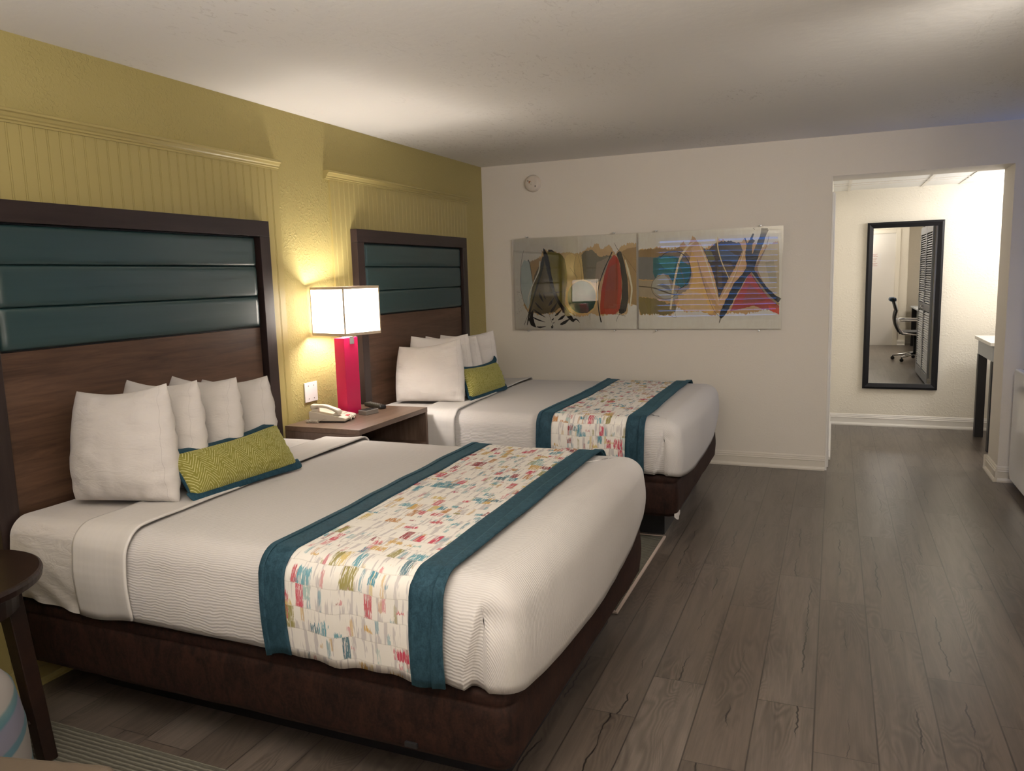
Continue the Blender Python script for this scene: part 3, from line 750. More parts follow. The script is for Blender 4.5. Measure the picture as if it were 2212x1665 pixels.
# ================================================================== VESTIBULE VANITY TABLE
t = thing('vanity_table', 'white-topped table with black legs just inside the vestibule', 'table', (4.35, 7.40, 0))
box('top', (3.950, 7.05, .862), (4.90, 7.80, .890), M_WHITE, t, bevel=.003)
mb = MB(); mb.box((3.975, 7.10, .735), (3.995, 7.75, .862)); mb.box((3.975, 7.75, .735), (4.86, 7.77, .862)); mb.box((3.995, 7.08, .735), (4.86, 7.10, .862))
obj('apron', mb, M_LOUV, t, bevel=.002)
for (x, y) in ((3.972, 7.705), (4.80, 7.705), (3.972, 7.08), (4.80, 7.08)):
    box('leg', (x, y, 0), (x+.068, y+.068, .734), M_BLACK, t, bevel=.002)
t = thing('luggage_rack', 'dark folding rack holding a white cloth under the white vestibule table', 'rack', (4.30, 7.45, 0))
for y in (7.30, 7.60):
    obj('leg', MB().tube([(4.10, y, .012), (4.50, y, .26)], .012, 8), M_BLACKM, t); obj('leg', MB().tube([(4.50, y-.025, .012), (4.10, y-.025, .26)], .012, 8), M_BLACKM, t)
box('towel', (4.08, 7.28, .262), (4.52, 7.62, .31), M_SHEET, t, bevel=.02, seg=3)

# ================================================================== MINI FRIDGE BESIDE THE DOORWAY
t = thing('mini_fridge', 'glossy white mini fridge cut off by the right edge of the frame', 'fridge', (4.2, 5.72, 0))
poly = [(5.36, .055), (5.40, .03), (6.02, .03), (6.05, .06), (6.05, .79), (6.04, .808), (5.38, .808), (5.36, .79)]
fixn(obj('cabinet', MB().prism(poly, 3.985, 4.52, 'x'), M_GLOSSW, t, bevel=.006))
poly = [(5.36, .17), (5.40, .09), (5.50, .05), (6.00, .05), (6.045, .10), (6.048, .79), (6.04, .805), (5.38, .805), (5.36, .79)]
dd = fixn(obj('door', MB().prism(poly, 3.935, 3.980, 'x'), M_GLOSSW, t, bevel=.010, seg=3))
box('handle', (3.922, 5.42, .52), (3.936, 5.45, .74), M_GLOSSW, dd, bevel=.004)
for (x, y) in ((4.02, 5.42), (4.02, 5.98), (4.45, 5.42), (4.45, 5.98)): obj('foot', MB().lathe((x, y, 0), [(.016, 0), (.016, .032)], 12), M_BLKP, t)

# ================================================================== RUGS
box('rug', (.62, 3.50, .0), (1.945, 4.262, .010), M_RUG); o = bpy.data.objects['rug']
tag(o, 'grey green ribbed rug lying between the two beds', 'rug', 'ribbed rugs beside the beds')
mb = MB(); 
mb.v = []; mb = MB().box((1.930, 3.20, 0), (1.950, 4.268, .013)).box((.62, 4.252, 0), (1.930, 4.268, .013))
o.scale = (1, 1, 1)
bpy.data.objects.remove(o)
def rug(label, x0, y0, x1, y1, edge):
    t = thing('rug', label, 'rug', ((x0+x1)/2, (y0+y1)/2, 0), 'ribbed rugs beside the beds')
    box('pile', (x0, y0, .0005), (x1, y1, .010), M_RUG, t)
    mb = MB().box((x1, y0-.014, .0005), (x1+.014, y1+.014, .013)).box((x0-.014, y0-.014, .0005), (x0, y1+.014, .013)).box((x0, y1, .0005), (x1, y1+.014, .013)).box((x0, y0-.014, .0005), (x1, y0, .013))
    obj('binding', mb, edge, t, bevel=.003)
rug('grey green ribbed rug lying between the two beds', .62, 3.20, 1.932, 4.250, M_RUGE)
rug('dark ribbed rug on the floor beside the near bed and round table', .04, .55, 1.30, 1.672, M_RUG)

# ================================================================== ROUND TABLE, LEFT FRONT
TX, TY, TZ = .335, 1.335, .655
t = thing('side_table', 'round dark wooden side table in the lower left corner', 'table', (TX, TY, 0))
obj('table_top', MB().lathe((TX, TY, 0), [(.285, TZ-.036), (.298, TZ-.030), (.302, TZ-.012), (.299, TZ-.003), (.293, TZ)], 72), M_TABLE, t)
obj('apron', MB().lathe((TX, TY, 0), [(.232, TZ-.115), (.236, TZ-.037)], 48), M_TABLE, t)
for a in (48, 165, 262):
    c0 = Vector((TX+.20*math.cos(R(a)), TY+.20*math.sin(R(a)), 0)); c1 = Vector((TX+.255*math.cos(R(a)), TY+.255*math.sin(R(a)), 0))
    mb = MB(); vs = []
    for (c, z, hw) in ((c1, 0.0125, .022), (c0, TZ-.037, .027)):
        for (dx, dy) in ((-1, -1), (1, -1), (1, 1), (-1, 1)): vs.append((c.x+dx*hw, c.y+dy*hw, z))
    mb.add(vs, [(0, 3, 2, 1), (4, 5, 6, 7), (0, 1, 5, 4), (1, 2, 6, 5), (2, 3, 7, 6), (3, 0, 4, 7)])
    obj('leg', mb, M_TABLE, t, bevel=.003)
mb = MB(); cc = [Vector((TX+.235*math.cos(R(a)), TY+.235*math.sin(R(a)), .15)) for a in (48, 165, 262)]
ce = Vector((TX, TY, .15)); ring = []
for c in cc: mb.tube([c, ce], .014, 8)
obj('stretcher', mb, M_TABLE, t)

# ================================================================== SEATS AT THE LOWER LEFT EDGE
t = thing('ottoman', 'beige upholstered ottoman at the bottom left edge', 'ottoman', (1.15, .74, 0))
ox = Matrix.Translation((1.075, .72, 0)) @ Matrix.Rotation(R(13), 4, 'Z')
obj('cushion', MB().box((.03, -.33, .30), (.36, .33, .455), xf=ox), M_LEATH, t, bevel=.025, seg=4)
obj('body', MB().box((.05, -.31, .08), (.34, .31, .299), xf=ox), M_LEATH, t, bevel=.01)
for sx in (.09, .30):
    for sy in (-.28, .28): obj('leg', MB().lathe(ox @ Vector((sx, sy, 0)), [(.018, .0), (.025, .08)], 12), M_BLACK, t)
# ================================================================== BEDS
ZT = .698
def side_profile(off=0.0, zh=.41, r=.085):
    """(inset, z) from the hem up over the rounded edge"""
    pts = []
    zs = ZT+off
    n = 9
    for k in range(n): 
        s = k/(n-1); z = lerp(zh, zs-r, s); pts.append((-off-.010*math.sin(math.pi*s)**1.0+.004*(1-s), z))
    for k in range(1, 9):
        a = math.pi/2*k/8; pts.append((-off+r*(1-math.cos(a)), zs-r+r*math.sin(a)))
    return pts
def strip(name, y0, y1, x0f, x1f, mat, parent=None, off=0.0, zh=.41, nx=20, thick=.006, wr=.002, hemf=None, farhem=None, seed=0.0, roll=0.0, uvo=(0, 0)):
    """a cloth band laid across the bed, draping over both long sides.  x0f/x1f(s): edges, s in 0..1 across"""
    sp = side_profile(off, zh); W = y1-y0
    path = [(y0+d, z) for d, z in sp]
    for k in range(1, 40): path.append((lerp(y0+sp[-1][0], y1-sp[-1][0], k/40), ZT+off))
    path += [(y1-d, z) for d, z in reversed(side_profile(off, farhem if farhem else zh))]
    L = [0.0]
    for a, b in zip(path, path[1:]): L.append(L[-1]+math.hypot(b[0]-a[0], b[1]-a[1]))
    tot = L[-1]; vs = []; uvs = []; fs = []
    for i, (y, z) in enumerate(path):
        s = L[i]/tot; a, b = x0f(s), x1f(s)
        for k in range(nx+1):
            u = k/nx; x = lerp(a, b, u)
            side = 1-sm(0, .12, min(s, 1-s)*tot)
            zz = z; yy = y
            if hemf and i < 9: zz = z-(ZT-z)/(ZT-zh)*hemf(x)
            up_ = (ZT+off-.02 < z)
            d = wr*nz(x*5+seed, y*5, z*5)*2
            if z > ZT+off-.03: zz += d+roll*math.exp(-((u-1)/.25)**2)
            elif y < (y0+y1)/2: yy += d*1.6-roll*math.exp(-((u-1)/.25)**2)
            vs.append((x, yy, zz)); uvs.append((x-x0f(.5)+uvo[0] if uvo != (0, 0) else x, L[i]+uvo[1]))
    n = nx+1
    for i in range(len(path)-1):
        for k in range(nx): fs.append((i*n+k, i*n+k+1, (i+1)*n+k+1, (i+1)*n+k))
    o = obj(name, (vs, fs, None, uvs), mat, parent, smooth=True)
    fixn_up(o)
    if thick:
        md = o.modifiers.new('solid', 'SOLIDIFY'); md.thickness = thick; md.offset = -1
    return o
def fixn_up(o):
    bm = bmesh.new(); bm.from_mesh(o.data); bm.faces.ensure_lookup_table()
    s = sum(f.normal.z*f.calc_area() for f in bm.faces)
    if s < 0: bmesh.ops.reverse_faces(bm, faces=bm.faces)
    bm.to_mesh(o.data); bm.free()

def shell(name, y0, y1, xs, xf, mat, parent=None, off=0.0, zh=.41, R0=.13, hem=None, crease=None, thick=.007, wr=.003, rr=.085, seed=0.0, straight_head=True, nxs=70, nfs=60):
    """fitted cloth over the mattress: near side, rounded foot corner, foot, corner, far side, closed over the top"""
    sp = side_profile(off, zh, rr); W = y1-y0; half = W/2
    last = sp[-1][0]; prof = sp+[(lerp(last, half, (k/16)), ZT+off) for k in range(1, 17)]
    vs = []; uvs = []; fs = []; ncol = None
    arc0 = math.pi/2
    for j, (d, z) in enumerate(prof):
        r = max(R0-d, .0) if d < R0 else 0.0
        r = max(r, .0)
        ring = []
        xe = xf-d; ya, yb = y0+d, y1-d
        for k in range(nxs+1):
            s = k/nxs; s = 1-(1-s)**1.7; ring.append((lerp(xs, xe-r, s), ya, 'n', 0))
        for k in range(1, 9):
            a = -math.pi/2+math.pi/2*k/9; ring.append((xe-r+r*math.cos(a), ya+r+r*math.sin(a), 'c', k/9))
        for k in range(nfs+1):
            ring.append((xe, lerp(ya+r, yb-r, k/nfs), 'f', 0))
        for k in range(1, 9):
            a = math.pi/2*k/9; ring.append((xe-r+r*math.cos(a), yb-r+r*math.sin(a), 'c2', 0))
        for k in range(nxs+1):
            s = k/nxs; s = 1-s**1.7; ring.append((lerp(xs, xe-r, s), yb, 'r', 0))
        ncol = len(ring)
        for (x, y, tg, q) in ring:
            zz = z
            below = sm(ZT+off, ZT+off-rr, z)
            foot = tg == 'f' or (tg in ('c', 'c2'))
            if hem and j < len(sp) and foot:
                hz = hem((y-y0)/W); zz = ZT-(ZT-z)/(ZT-zh)*(ZT-hz)
            dx = dy = 0.0
            amp = wr*(.6+.8*below)
            nn = nz(x*4+seed, y*4, z*4)+.5*nz(x*11+seed, y*11, z*9)
            if tg == 'f': dx += amp*nn+.012*below*math.sin(math.pi*max(0, min(1, (y-y0)/W)))
            elif tg == 'n': dy += amp*nn*.7*min(1, below*4)
            elif tg in ('c', 'c2'): dx += amp*nn*.5
            if z > ZT+off-.01: zz += amp*nn*.8
            if crease and below > .15:
                xc = crease(zz); zs_ = sm(.66, .60, zz)
                if tg == 'n':
                    k_ = sm(xc+.004, xc-.004, x)                # proud flap in front of the mitre
                    dy -= .014*k_*zs_*sm(1.84, 1.90, x)+.003*zs_*math.exp(-((x-xc)/.012)**2)
                    dy += .018*(1-k_)*zs_*math.exp(-((x-xc-.012)/.03)**2)
                if tg in ('c',):
                    dip = math.exp(-((zz-.615)/.035)**2)*math.exp(-(q/.45)**2)
                    dx -= .020*dip; dy += .016*dip
                    rp = math.sin(zz*110+q*3)*.0016*math.exp(-((zz-.58)/.06)**2)
                    dx += rp; dy -= rp
            vs.append((x+dx, y+dy, zz))
            zd = max(0.0, ZT+off-z); vy = y if tg in ('f',) else (y if tg not in ('n', 'c', 'r') else (y-zd if tg != 'r' else y+zd))
            if tg == 'c': vy = y-zd*(1-q)
            uvs.append((x+(zd if tg == 'f' else 0), vy))
    m = len(prof)
    for j in range(m-1):
        for k in range(ncol-1):
            a, b, c, d_ = j*ncol+k, j*ncol+k+1, (j+1)*ncol+k+1, (j+1)*ncol+k
            fs.append((a, b, c, d_))
    o = obj(name, (vs, fs, None, uvs), mat, parent, smooth=True)
    bm = bmesh.new(); bm.from_mesh(o.data); bmesh.ops.remove_doubles(bm, verts=bm.verts, dist=1e-5); bm.to_mesh(o.data); bm.free()
    fixn_up(o)
    if thick:
        md = o.modifiers.new('solid', 'SOLIDIFY'); md.thickness = thick; md.offset = -1
    return o

def rbox_verts(x0, x1, y0, y1, z0, z1, r, rt, n=8, wob=0.0, bulge=.0):
    """box with rounded plan corners and a soft top edge"""
    prof = [(0.012, z0), (.002, z0+.02), (0, z0+.05)]
    for k in range(1, 5): prof.append((-bulge*math.sin(math.pi*k/5), lerp(z0+.05, z1-.06, k/5)))
    prof += [(0.0, z1-.050), (.004, z1-.045), (.0, z1-.040)]
    for k in range(1, 6): a = math.pi/2*k/5; prof.append((rt*(1-math.cos(a)), z1-rt+rt*math.sin(a)))
    vs = []; fs = []; N = None
    for d, z in prof:
        ring = []
        rr = max(r-d, .004)
        for (cx, cy, a0) in ((x1-d-rr, y0+d+rr, -90), (x1-d-rr, y1-d-rr, 0), (x0+d+rr, y1-d-rr, 90), (x0+d+rr, y0+d+rr, 180)):
            for k in range(n+1):
                a = R(a0+90*k/n); ring.append((cx+rr*math.cos(a), cy+rr*math.sin(a)))
        # subdivide straight runs
        full = []
        for i in range(len(ring)):
            p, q = ring[i], ring[(i+1) % len(ring)]
            full.append(p)
            if (i+1) % (n+1) == 0:
                for k in range(1, 24): full.append((lerp(p[0], q[0], k/24), lerp(p[1], q[1], k/24)))
        N = len(full)
        for x, y in full:
            e = wob*nz(x*6, y*6, z*6)
            vs.append((x+e, y+e, z+wob*.6*nz(x*5+9, y*5, z*2)))
    m = len(prof)
    for j in range(m-1):
        for k in range(N): fs.append((j*N+k, j*N+(k+1) % N, (j+1)*N+(k+1) % N, (j+1)*N+k))
    fs.append(tuple(range((m-1)*N, m*N))); fs.append(tuple(reversed(range(N))))
    return vs, fs

def make_bed(label, Y0, near):
    Y1 = Y0+1.56; W = Y1-Y0
    t = thing('bed', label, 'bed', (1.05, (Y0+Y1)/2, 0), 'beds against the yellow wall')
    # black platform under the box spring
    mb = MB(); mb.box((.25, Y0+.20, 0.0), (1.925, Y0+.22, .172)); mb.box((.25, Y1-.24, 0.0), (1.925, Y1-.22, .172)); mb.box((1.905, Y0+.22, 0), (1.925, Y1-.24, .172)); mb.box((.25, Y0+.22, 0), (.27, Y1-.24, .172))
    mb.box((.27, Y0+.22, .15), (1.905, Y1-.24, .172))
    obj('platform', mb, M_BLACK, t)
    vs, fs = rbox_verts(.085, 2.030, Y0, Y1-.004, .168, .402, .055, .022, wob=.004, bulge=.004)
    bs = obj('box_spring', (vs, fs), M_CHOC, t, smooth=True)
    if near: box('bracket', (1.702, Y0-.006, .185), (1.742, Y0+.004, .200), M_BLACKM, bs, bevel=.001)
    # under-cover hem peeping out
    if not near:
        vs = []; pts = []
        for k in range(12):
            a = R(-42+k*5); pts.append((1.972+.062*math.cos(a), Y0+.058+.062*math.sin(a)))
        for k in range(1, 3): pts.append((2.033, Y0+.06+k*.02))
        for k, (x, y) in enumerate(pts):
            dz = .020*math.sin(math.pi*k/(len(pts)-1)); vs += [(x, y, .166-dz), (x, y, .186)]
        obj('underlining', (vs, [(2*k, 2*k+2, 2*k+3, 2*k+1) for k in range(len(pts)-1)]), M_SHEET, bs, solid=.003)
    mt = shell('mattress', Y0+.008, Y1-.012, .075, 1.95, M_SHEET, t, off=-.004, zh=.405, R0=.09, thick=0, wr=.004, rr=.075, seed=Y0)
    # tucked sheet fold hanging at the head corner
    if near:
        vs = []; fs = []; n = 18; m = 8
        for j in range(m+1):
            v = j/m; z = lerp(.412, .64, v)
            for i in range(n+1):
                u = i/n; x = lerp(.12, .50, u)
                dd = .014*sm(0, 1, 1-v)*math.sin((x*2.2+z*4.2)*9)**2+.010*math.sin(math.pi*v)
                vs.append((x, Y0-.004-dd*(.3+.7*sm(0, .3, u)), z+.03*u*(1-v)*-1+.012))
        for j in range(m):
            for i in range(n): q = j*(n+1)+i; fs.append((q, q+1, q+n+2, q+n+1))
        o = obj('tucked_fold', (vs, fs), M_SHEET, mt, smooth=True, sub=1)
    return t
def cover_bed(Y0, near, which):
    Y1 = Y0+1.56
    fold_l = lambda s: .70-.11*sm(0, 1, s)+.006*math.sin(s*17)
    hem = lambda s: .405-.065*math.sin(math.pi*min(1, max(0, s))**.8)+.05*sm(.8, 1.0, s)
    cv = shell('coverlet', Y0-.010, Y1+.004, .60, 2.040, M_COVER, None, off=.010, zh=.412, R0=.075, hem=hem,
               crease=lambda z: 1.920+.035*sm(.42, .63, z), wr=.0035, rr=.095, seed=Y0*3, thick=.006)
    tag(cv, 'white ribbed coverlet with tucked foot corners on the %s bed' % which, 'bedspread', 'white coverlets on the beds')
    # turned-down sheet with its rolled edge
    fb = strip('folded_sheet', Y0-.012, Y1+.006, lambda s: fold_l(s)-.255+.02*sm(.1, .9, s), fold_l, M_BAND, None, off=.017, zh=.410, nx=26, thick=.007, wr=.003, seed=Y0, roll=.010,
               hemf=lambda x: .012*math.sin((x-.4)*14))
    tag(fb, 'smooth white sheet band turned down over the coverlet of the %s bed' % which, 'sheet', 'turned-down sheets on the beds')
    # runner
    t = thing('bed_runner', 'bed runner with brushstroke print and teal velvet borders across the %s bed' % which, 'bed runner', (1.55, Y0+.78, .42), 'patterned runners across the beds')
    e0 = lambda s: 1.243+.010*math.sin(s*5+Y0)-.030*sm(.35, 1, s)
    e1 = lambda s: e0(s)+.088; e3 = lambda s: 1.852+.008*math.sin(s*7)-.0*s; e2 = lambda s: e3(s)-.100
    hh = lambda x: .006*math.sin(x*22)+.004*math.sin(x*47)
    strip('printed_panel', Y0-.010, Y1+.006, lambda s: e1(s)-.01, lambda s: e2(s)+.01, M_PRINT, t, off=.0225, zh=.408, nx=24, thick=.003, wr=.0022, seed=Y0+4, hemf=hh, uvo=(.02, Y0*1.7))
    strip('velvet_border', Y0-.010, Y1+.006, e0, e1, M_TEAL, t, off=.0265, zh=.406, nx=8, thick=.006, wr=.0022, seed=Y0+4, hemf=hh)
    strip('velvet_border', Y0-.010, Y1+.006, e2, e3, M_TEAL, t, off=.0265, zh=.404, nx=8, thick=.006, wr=.0022, seed=Y0+4, hemf=hh)
    # doubled outer hems of the velvet
    strip('border_fold', Y0-.010, Y1+.006, lambda s: e3(s)-.034+.008*math.sin(s*9), lambda s: e3(s)+.006, M_TEAL, t, off=.032, zh=.402, nx=6, thick=.005, wr=.0022, seed=Y0+4, hemf=hh)
    strip('border_fold', Y0-.010, Y1+.006, lambda s: e0(s)-.003, lambda s: e0(s)+.016, M_TEAL, t, off=.0295, zh=.404, nx=4, thick=.004, wr=.0022, seed=Y0+4, hemf=hh)
BY1, BY2 = 1.757, 4.122
make_bed('near bed with white coverlet and chocolate velvet box spring', BY1, True)
make_bed('far bed by the back wall with chocolate velvet box spring', BY2, False)
cover_bed(BY1, True, 'near'); cover_bed(BY2, False, 'far')

# ------------------------------------------------------------------ pillows
def quadpillow(name, c, thick, mat, parent=None, n=28, ear=.020, wr=.004, seed=0.0, power=2.3, uvm=None, bow=0.0, lowfat=.18):
    """c: BL, BR, TR, TL world corners of the mid surface"""
    BL, BR, TR, TL = [Vector(p) for p in c]
    nrm = (BR-BL).cross(TL-BL).normalized()
    w_ = (BR-BL).length; h_ = (TL-BL).length
    cen = (BL+BR+TR+TL)/4
    vs = []; uvs = []; fs = []
    def mid(u, v):
        # edges bow inwards between the corners
        pu = (ear-bow)*math.sin(math.pi*v)**.8*(1 if u > .5 else -1)*abs(2*u-1)**2
        pv = (ear*1.6 if v > .5 else ear*.2)*math.sin(math.pi*u)*(1 if v > .5 else -1)*abs(2*v-1)**2
        p = (BL*(1-u)+BR*u)*(1-v)+(TL*(1-u)+TR*u)*v
        return p-(BR-BL).normalized()*pu-(TL-BL).normalized()*pv
    for sgn in (1, -1):
        for j in range(n+1):
            for i in range(n+1):
                u, v = .5-.5*math.cos(math.pi*i/n), .5-.5*math.cos(math.pi*j/n)
                f = (max(0, 1-abs(2*u-1)**power)*max(0, 1-abs(2*v-1)**power))**.50
                sag = 1+lowfat*(1-v)
                wn = wr*(nz(u*7+seed, v*7, sgn*3+seed)+.6*nz(u*15+seed, v*15, sgn))*min(1, f*2.5)
                # puckers running in from the seams
                pk = wr*1.2*math.sin(v*38+4*nz(u*3+seed, v*3, 1))*math.exp(-((1-u)/.14))*min(1, f*3) + wr*.8*math.sin(u*34+3*nz(u*3, v*3+seed, 2))*math.exp(-(v/.12))*min(1, f*3)
                p = mid(u, v)+nrm*sgn*(thick/2*f*sag+wn+pk)
                vs.append(p); uvs.append(((1-u)*w_ if mat is M_PILLOW else u*w_, v*h_))
    N = (n+1)**2
    for s_ in (0, 1):
        for j in range(n):
            for i in range(n):
                a = s_*N+j*(n+1)+i; q = (a, a+1, a+n+2, a+n+1)
                fs.append(q if s_ == 0 else tuple(reversed(q)))
    o = obj(name, (vs, fs, None, uvs), mat, parent, smooth=True)
    bm = bmesh.new(); bm.from_mesh(o.data); bmesh.ops.remove_doubles(bm, verts=bm.verts, dist=2e-4); bmesh.ops.recalc_face_normals(bm, faces=bm.faces); bm.to_mesh(o.data); bm.free()
    return o, mid, nrm
PG = 'white pillows propped on the near bed'
pil = [
 ('frontmost large white pillow of the near bed, facing the camera', ((.165, 1.975, .715), (.575, 2.080, .712), (.505, 2.135, 1.150), (.118, 2.062, 1.118)), .17, 1.0),
 ('second white pillow of the near bed, right behind the frontmost one', ((.135, 2.20, .712), (.560, 2.240, .712), (.505, 2.285, 1.142), (.120, 2.292, 1.132)), .155, 5.0),
 ('third white pillow of the near bed, counting from the camera', ((.135, 2.42, .712), (.565, 2.425, .712), (.500, 2.505, 1.125), (.120, 2.528, 1.118)), .16, 9.0),
 ('farthest white pillow of the near bed, beside the nightstand', ((.120, 2.600, .712), (.560, 2.660, .712), (.505, 2.690, 1.108), (.120, 2.700, 1.080)), .16, 13.0)]
def add_pillow(label, c, th, seed, group):
    o, mid, nrm = quadpillow('pillow', c, th, M_PILLOW, None, seed=seed, ear=.016, wr=.0085, bow=.028, lowfat=.30)
    tag(o, label, 'pillow', group)
    if o.name in WORLD: pass
    # hemmed case edge: a narrow flange seam along the open end
    pts = [mid(.93, v/14) for v in range(1, 14)]
    return o
for lb, c, th, sd in pil: add_pillow(lb, c, th, sd, PG)
PG2 = 'white pillows propped on the far bed'
pil2 = [
 ('frontmost large white pillow of the far bed', ((.130, 4.375, .712), (.600, 4.440, .712), (.490, 4.630, 1.112), (.115, 4.465, 1.068)), .135, 21.0),
 ('second white pillow of the far bed, behind its frontmost one', ((.135, 4.560, .712), (.570, 4.660, .712), (.450, 4.832, 1.128), (.118, 4.625, 1.126)), .115, 25.0),
 ('third white pillow of the far bed, mostly hidden by the second', ((.130, 4.760, .712), (.570, 4.850, .712), (.455, 4.950, 1.104), (.118, 4.830, 1.110)), .10, 29.0),
 ('farthest white pillow of the far bed, against the corner side', ((.120, 5.000, .712), (.560, 5.090, .712), (.440, 5.290, 1.118), (.118, 5.055, 1.100)), .13, 33.0)]
for lb, c, th, sd in pil2: add_pillow(lb, c, th, sd, PG2)

def cushion(label, c, seed):
    BL, BR, TR, TL = [Vector(p) for p in c]
    o, mid, nrm = quadpillow('lumbar_cushion', c, .115, M_CHEV, None, seed=seed, ear=.010, wr=.003, power=2.6)
    tag(o, label, 'cushion', 'green lumbar cushions on the beds')
    # teal flange along the bottom and top edges, with pointed ears
    up_ = (TL-BL).normalized(); al = (BR-BL).normalized()
    for (vv, sg, ext, wd) in ((0.0, -1, .022, .034), (1.0, 1, .024, .034)):
        vs = []; n = 24
        for i in range(n+1):
            u = i/n; uu = -.035+1.07*u if True else u
            p = mid(min(1, max(0, uu)), vv)+al*((uu-min(1, max(0, uu)))*(BR-BL).length)
            flare = wd*(.65+.5*abs(2*u-1)**6)
            q = p+up_*sg*flare+nrm*(.010*sg*-1)
            inner = p-up_*sg*.012
            tip = (abs(2*u-1)**14)*(.020 if vv < .5 else .034)
            for (a, k) in ((inner, .016), (p, .014), (q, .004)):
                e = .35+.65*(1-abs(2*u-1)**10)
                vs += [a+nrm*k*e+up_*tip*1, a-nrm*k*e+up_*tip*1]
        fs = []
        for i in range(n):
            a = i*6; b = a+6
            fs += [(a, b, b+2, a+2), (a+2, b+2, b+4, a+4), (a+4, b+4, b+5, a+5), (a+5, b+5, b+3, a+3), (a+3, b+3, b+1, a+1), (a+1, b+1, b, a)]
        fs += [(0, 2, 4, 5, 3, 1), tuple(n*6+k for k in (0, 1, 3, 5, 4, 2))]
        fixn(obj('teal_flange', (vs, fs), M_TEALC, o, smooth=True, sub=1))
    # teal backing
    ob, _, _ = quadpillow('backing', [p-nrm*.010 for p in (BL, BR, TR, TL)], .112, M_TEALC, o, seed=seed, ear=.008, wr=.002, power=2.6)
# mapping cushions: the parents are meshes, so their children are placed from the mesh origin
cushion('green chevron lumbar cushion with teal edging on the near bed', ((.628, 2.095, .730), (.676, 2.640, .732), (.535, 2.690, .892), (.528, 2.092, .882)), 41.0)
cushion('green chevron lumbar cushion with teal edging on the far bed', ((.630, 4.465, .730), (.642, 5.020, .732), (.540, 5.105, .902), (.528, 4.560, .912)), 47.0)

# ================================================================== STRIPED POUF AT THE LEFT EDGE
prof = [(.20, .012), (.235, .03), (.250, .10), (.252, .25), (.246, .40), (.228, .50), (.195, .545), (.15, .560), (.001, .565)]
tag(obj('pouf', MB().lathe((.742, 1.03, 0), prof, 48, cap=False), M_STRIPE, smooth=True), 'blue and white striped round pouf peeking in at the lower left edge', 'pouf')

# ================================================================== DESK AND OFFICE CHAIR BEHIND THE CAMERA (seen in the mirror)
t = thing('desk', 'grey-topped desk with a black end panel, seen in the mirror', 'desk', (4.38, .15, 0))
box('top', (4.15, -.50, .735), (4.615, .80, .765), M_LOUV, t, bevel=.003)
box('end_panel', (4.17, .74, 0), (4.60, .77, .734), M_BLACK, t); box('end_panel', (4.17, -.48, 0), (4.60, -.45, .734), M_BLACK, t)
box('drawer_unit', (4.19, .28, .12), (4.60, .735, .734), M_BLACK, t, bevel=.003)
light('desk_side_fill', 'POINT', (4.47, 1.10, 1.21), 25, (1.0, .92, .84), .04)  # unseen fill added near the desk, without a desk lamp

CX, CY = 4.02, 2.15
t = thing('office_chair', 'black mesh office chair with chrome star base, reflected in the mirror', 'office chair', (CX, CY, 0))
def cyl(name, pts, r, mat, parent, n=10): return obj(name, MB().tube(pts, r, n), mat, parent, smooth=True)
cyl('gas_column', [(CX, CY, .10), (CX, CY, .43)], .024, M_BLACKM, t, 14)
for k in range(5):
    a = R(200+72*k); e = (CX+.33*math.cos(a), CY+.33*math.sin(a), .075)
    sp = obj('base_spoke', MB().tube([(CX, CY, .12), e], [.026, .016], 10), M_CHROME, t, smooth=True)
    obj('caster', MB().lathe((e[0], e[1]-.011, .031), [(.001, 0), (.028, .002), (.030, .010), (.028, .020), (.001, .022)], 18, axis='y', cap=False), M_BLKP, sp, smooth=True)
    cyl('caster_stem', [(e[0], e[1], .05), e], .008, M_BLACKM, sp)
box('seat', (CX-.22, CY-.24, .43), (CX+.25, CY+.24, .48), M_MESH, t, bevel=.02, seg=3)
# curved mesh back on the -x side
vs = []; fs = []; n, m = 12, 22
for j in range(m+1):
    v = j/m; z = lerp(.45, 1.02, v); xx = CX-.23-.07*math.sin(math.pi*min(1, v*1.25))*1.0-.03*v
    if v > .6: xx = CX-.285-.16*(v-.6)
    for i in range(n+1):
        u = i/n; vs.append((xx-.03*(1-(2*u-1)**2)*-1, CY-.22+.44*u, z))
for j in range(m):
    for i in range(n): q = j*(n+1)+i; fs.append((q, q+1, q+n+2, q+n+1))
obj('backrest', (vs, fs), M_MESH, t, smooth=True, solid=.018)
box('headrest', (CX-.40, CY-.18, .96), (CX-.30, CY+.18, 1.02), M_LAPT, t, bevel=.02)
for s_ in (-.26, .26):
    cyl('arm', [(CX-.24, CY+s_, .66), (CX-.10, CY+s_, .66), (CX+.20, CY+s_, .655), (CX+.22, CY+s_, .63)], .014, M_CHROME, t)
    cyl('arm', [(CX-.28, CY+s_, .70), (CX-.26, CY+s_, .55), (CX-.20, CY+s_, .46), (CX, CY+s_*.9, .43), (CX+.2, CY+s_*.85, .44)], .014, M_CHROME, t)
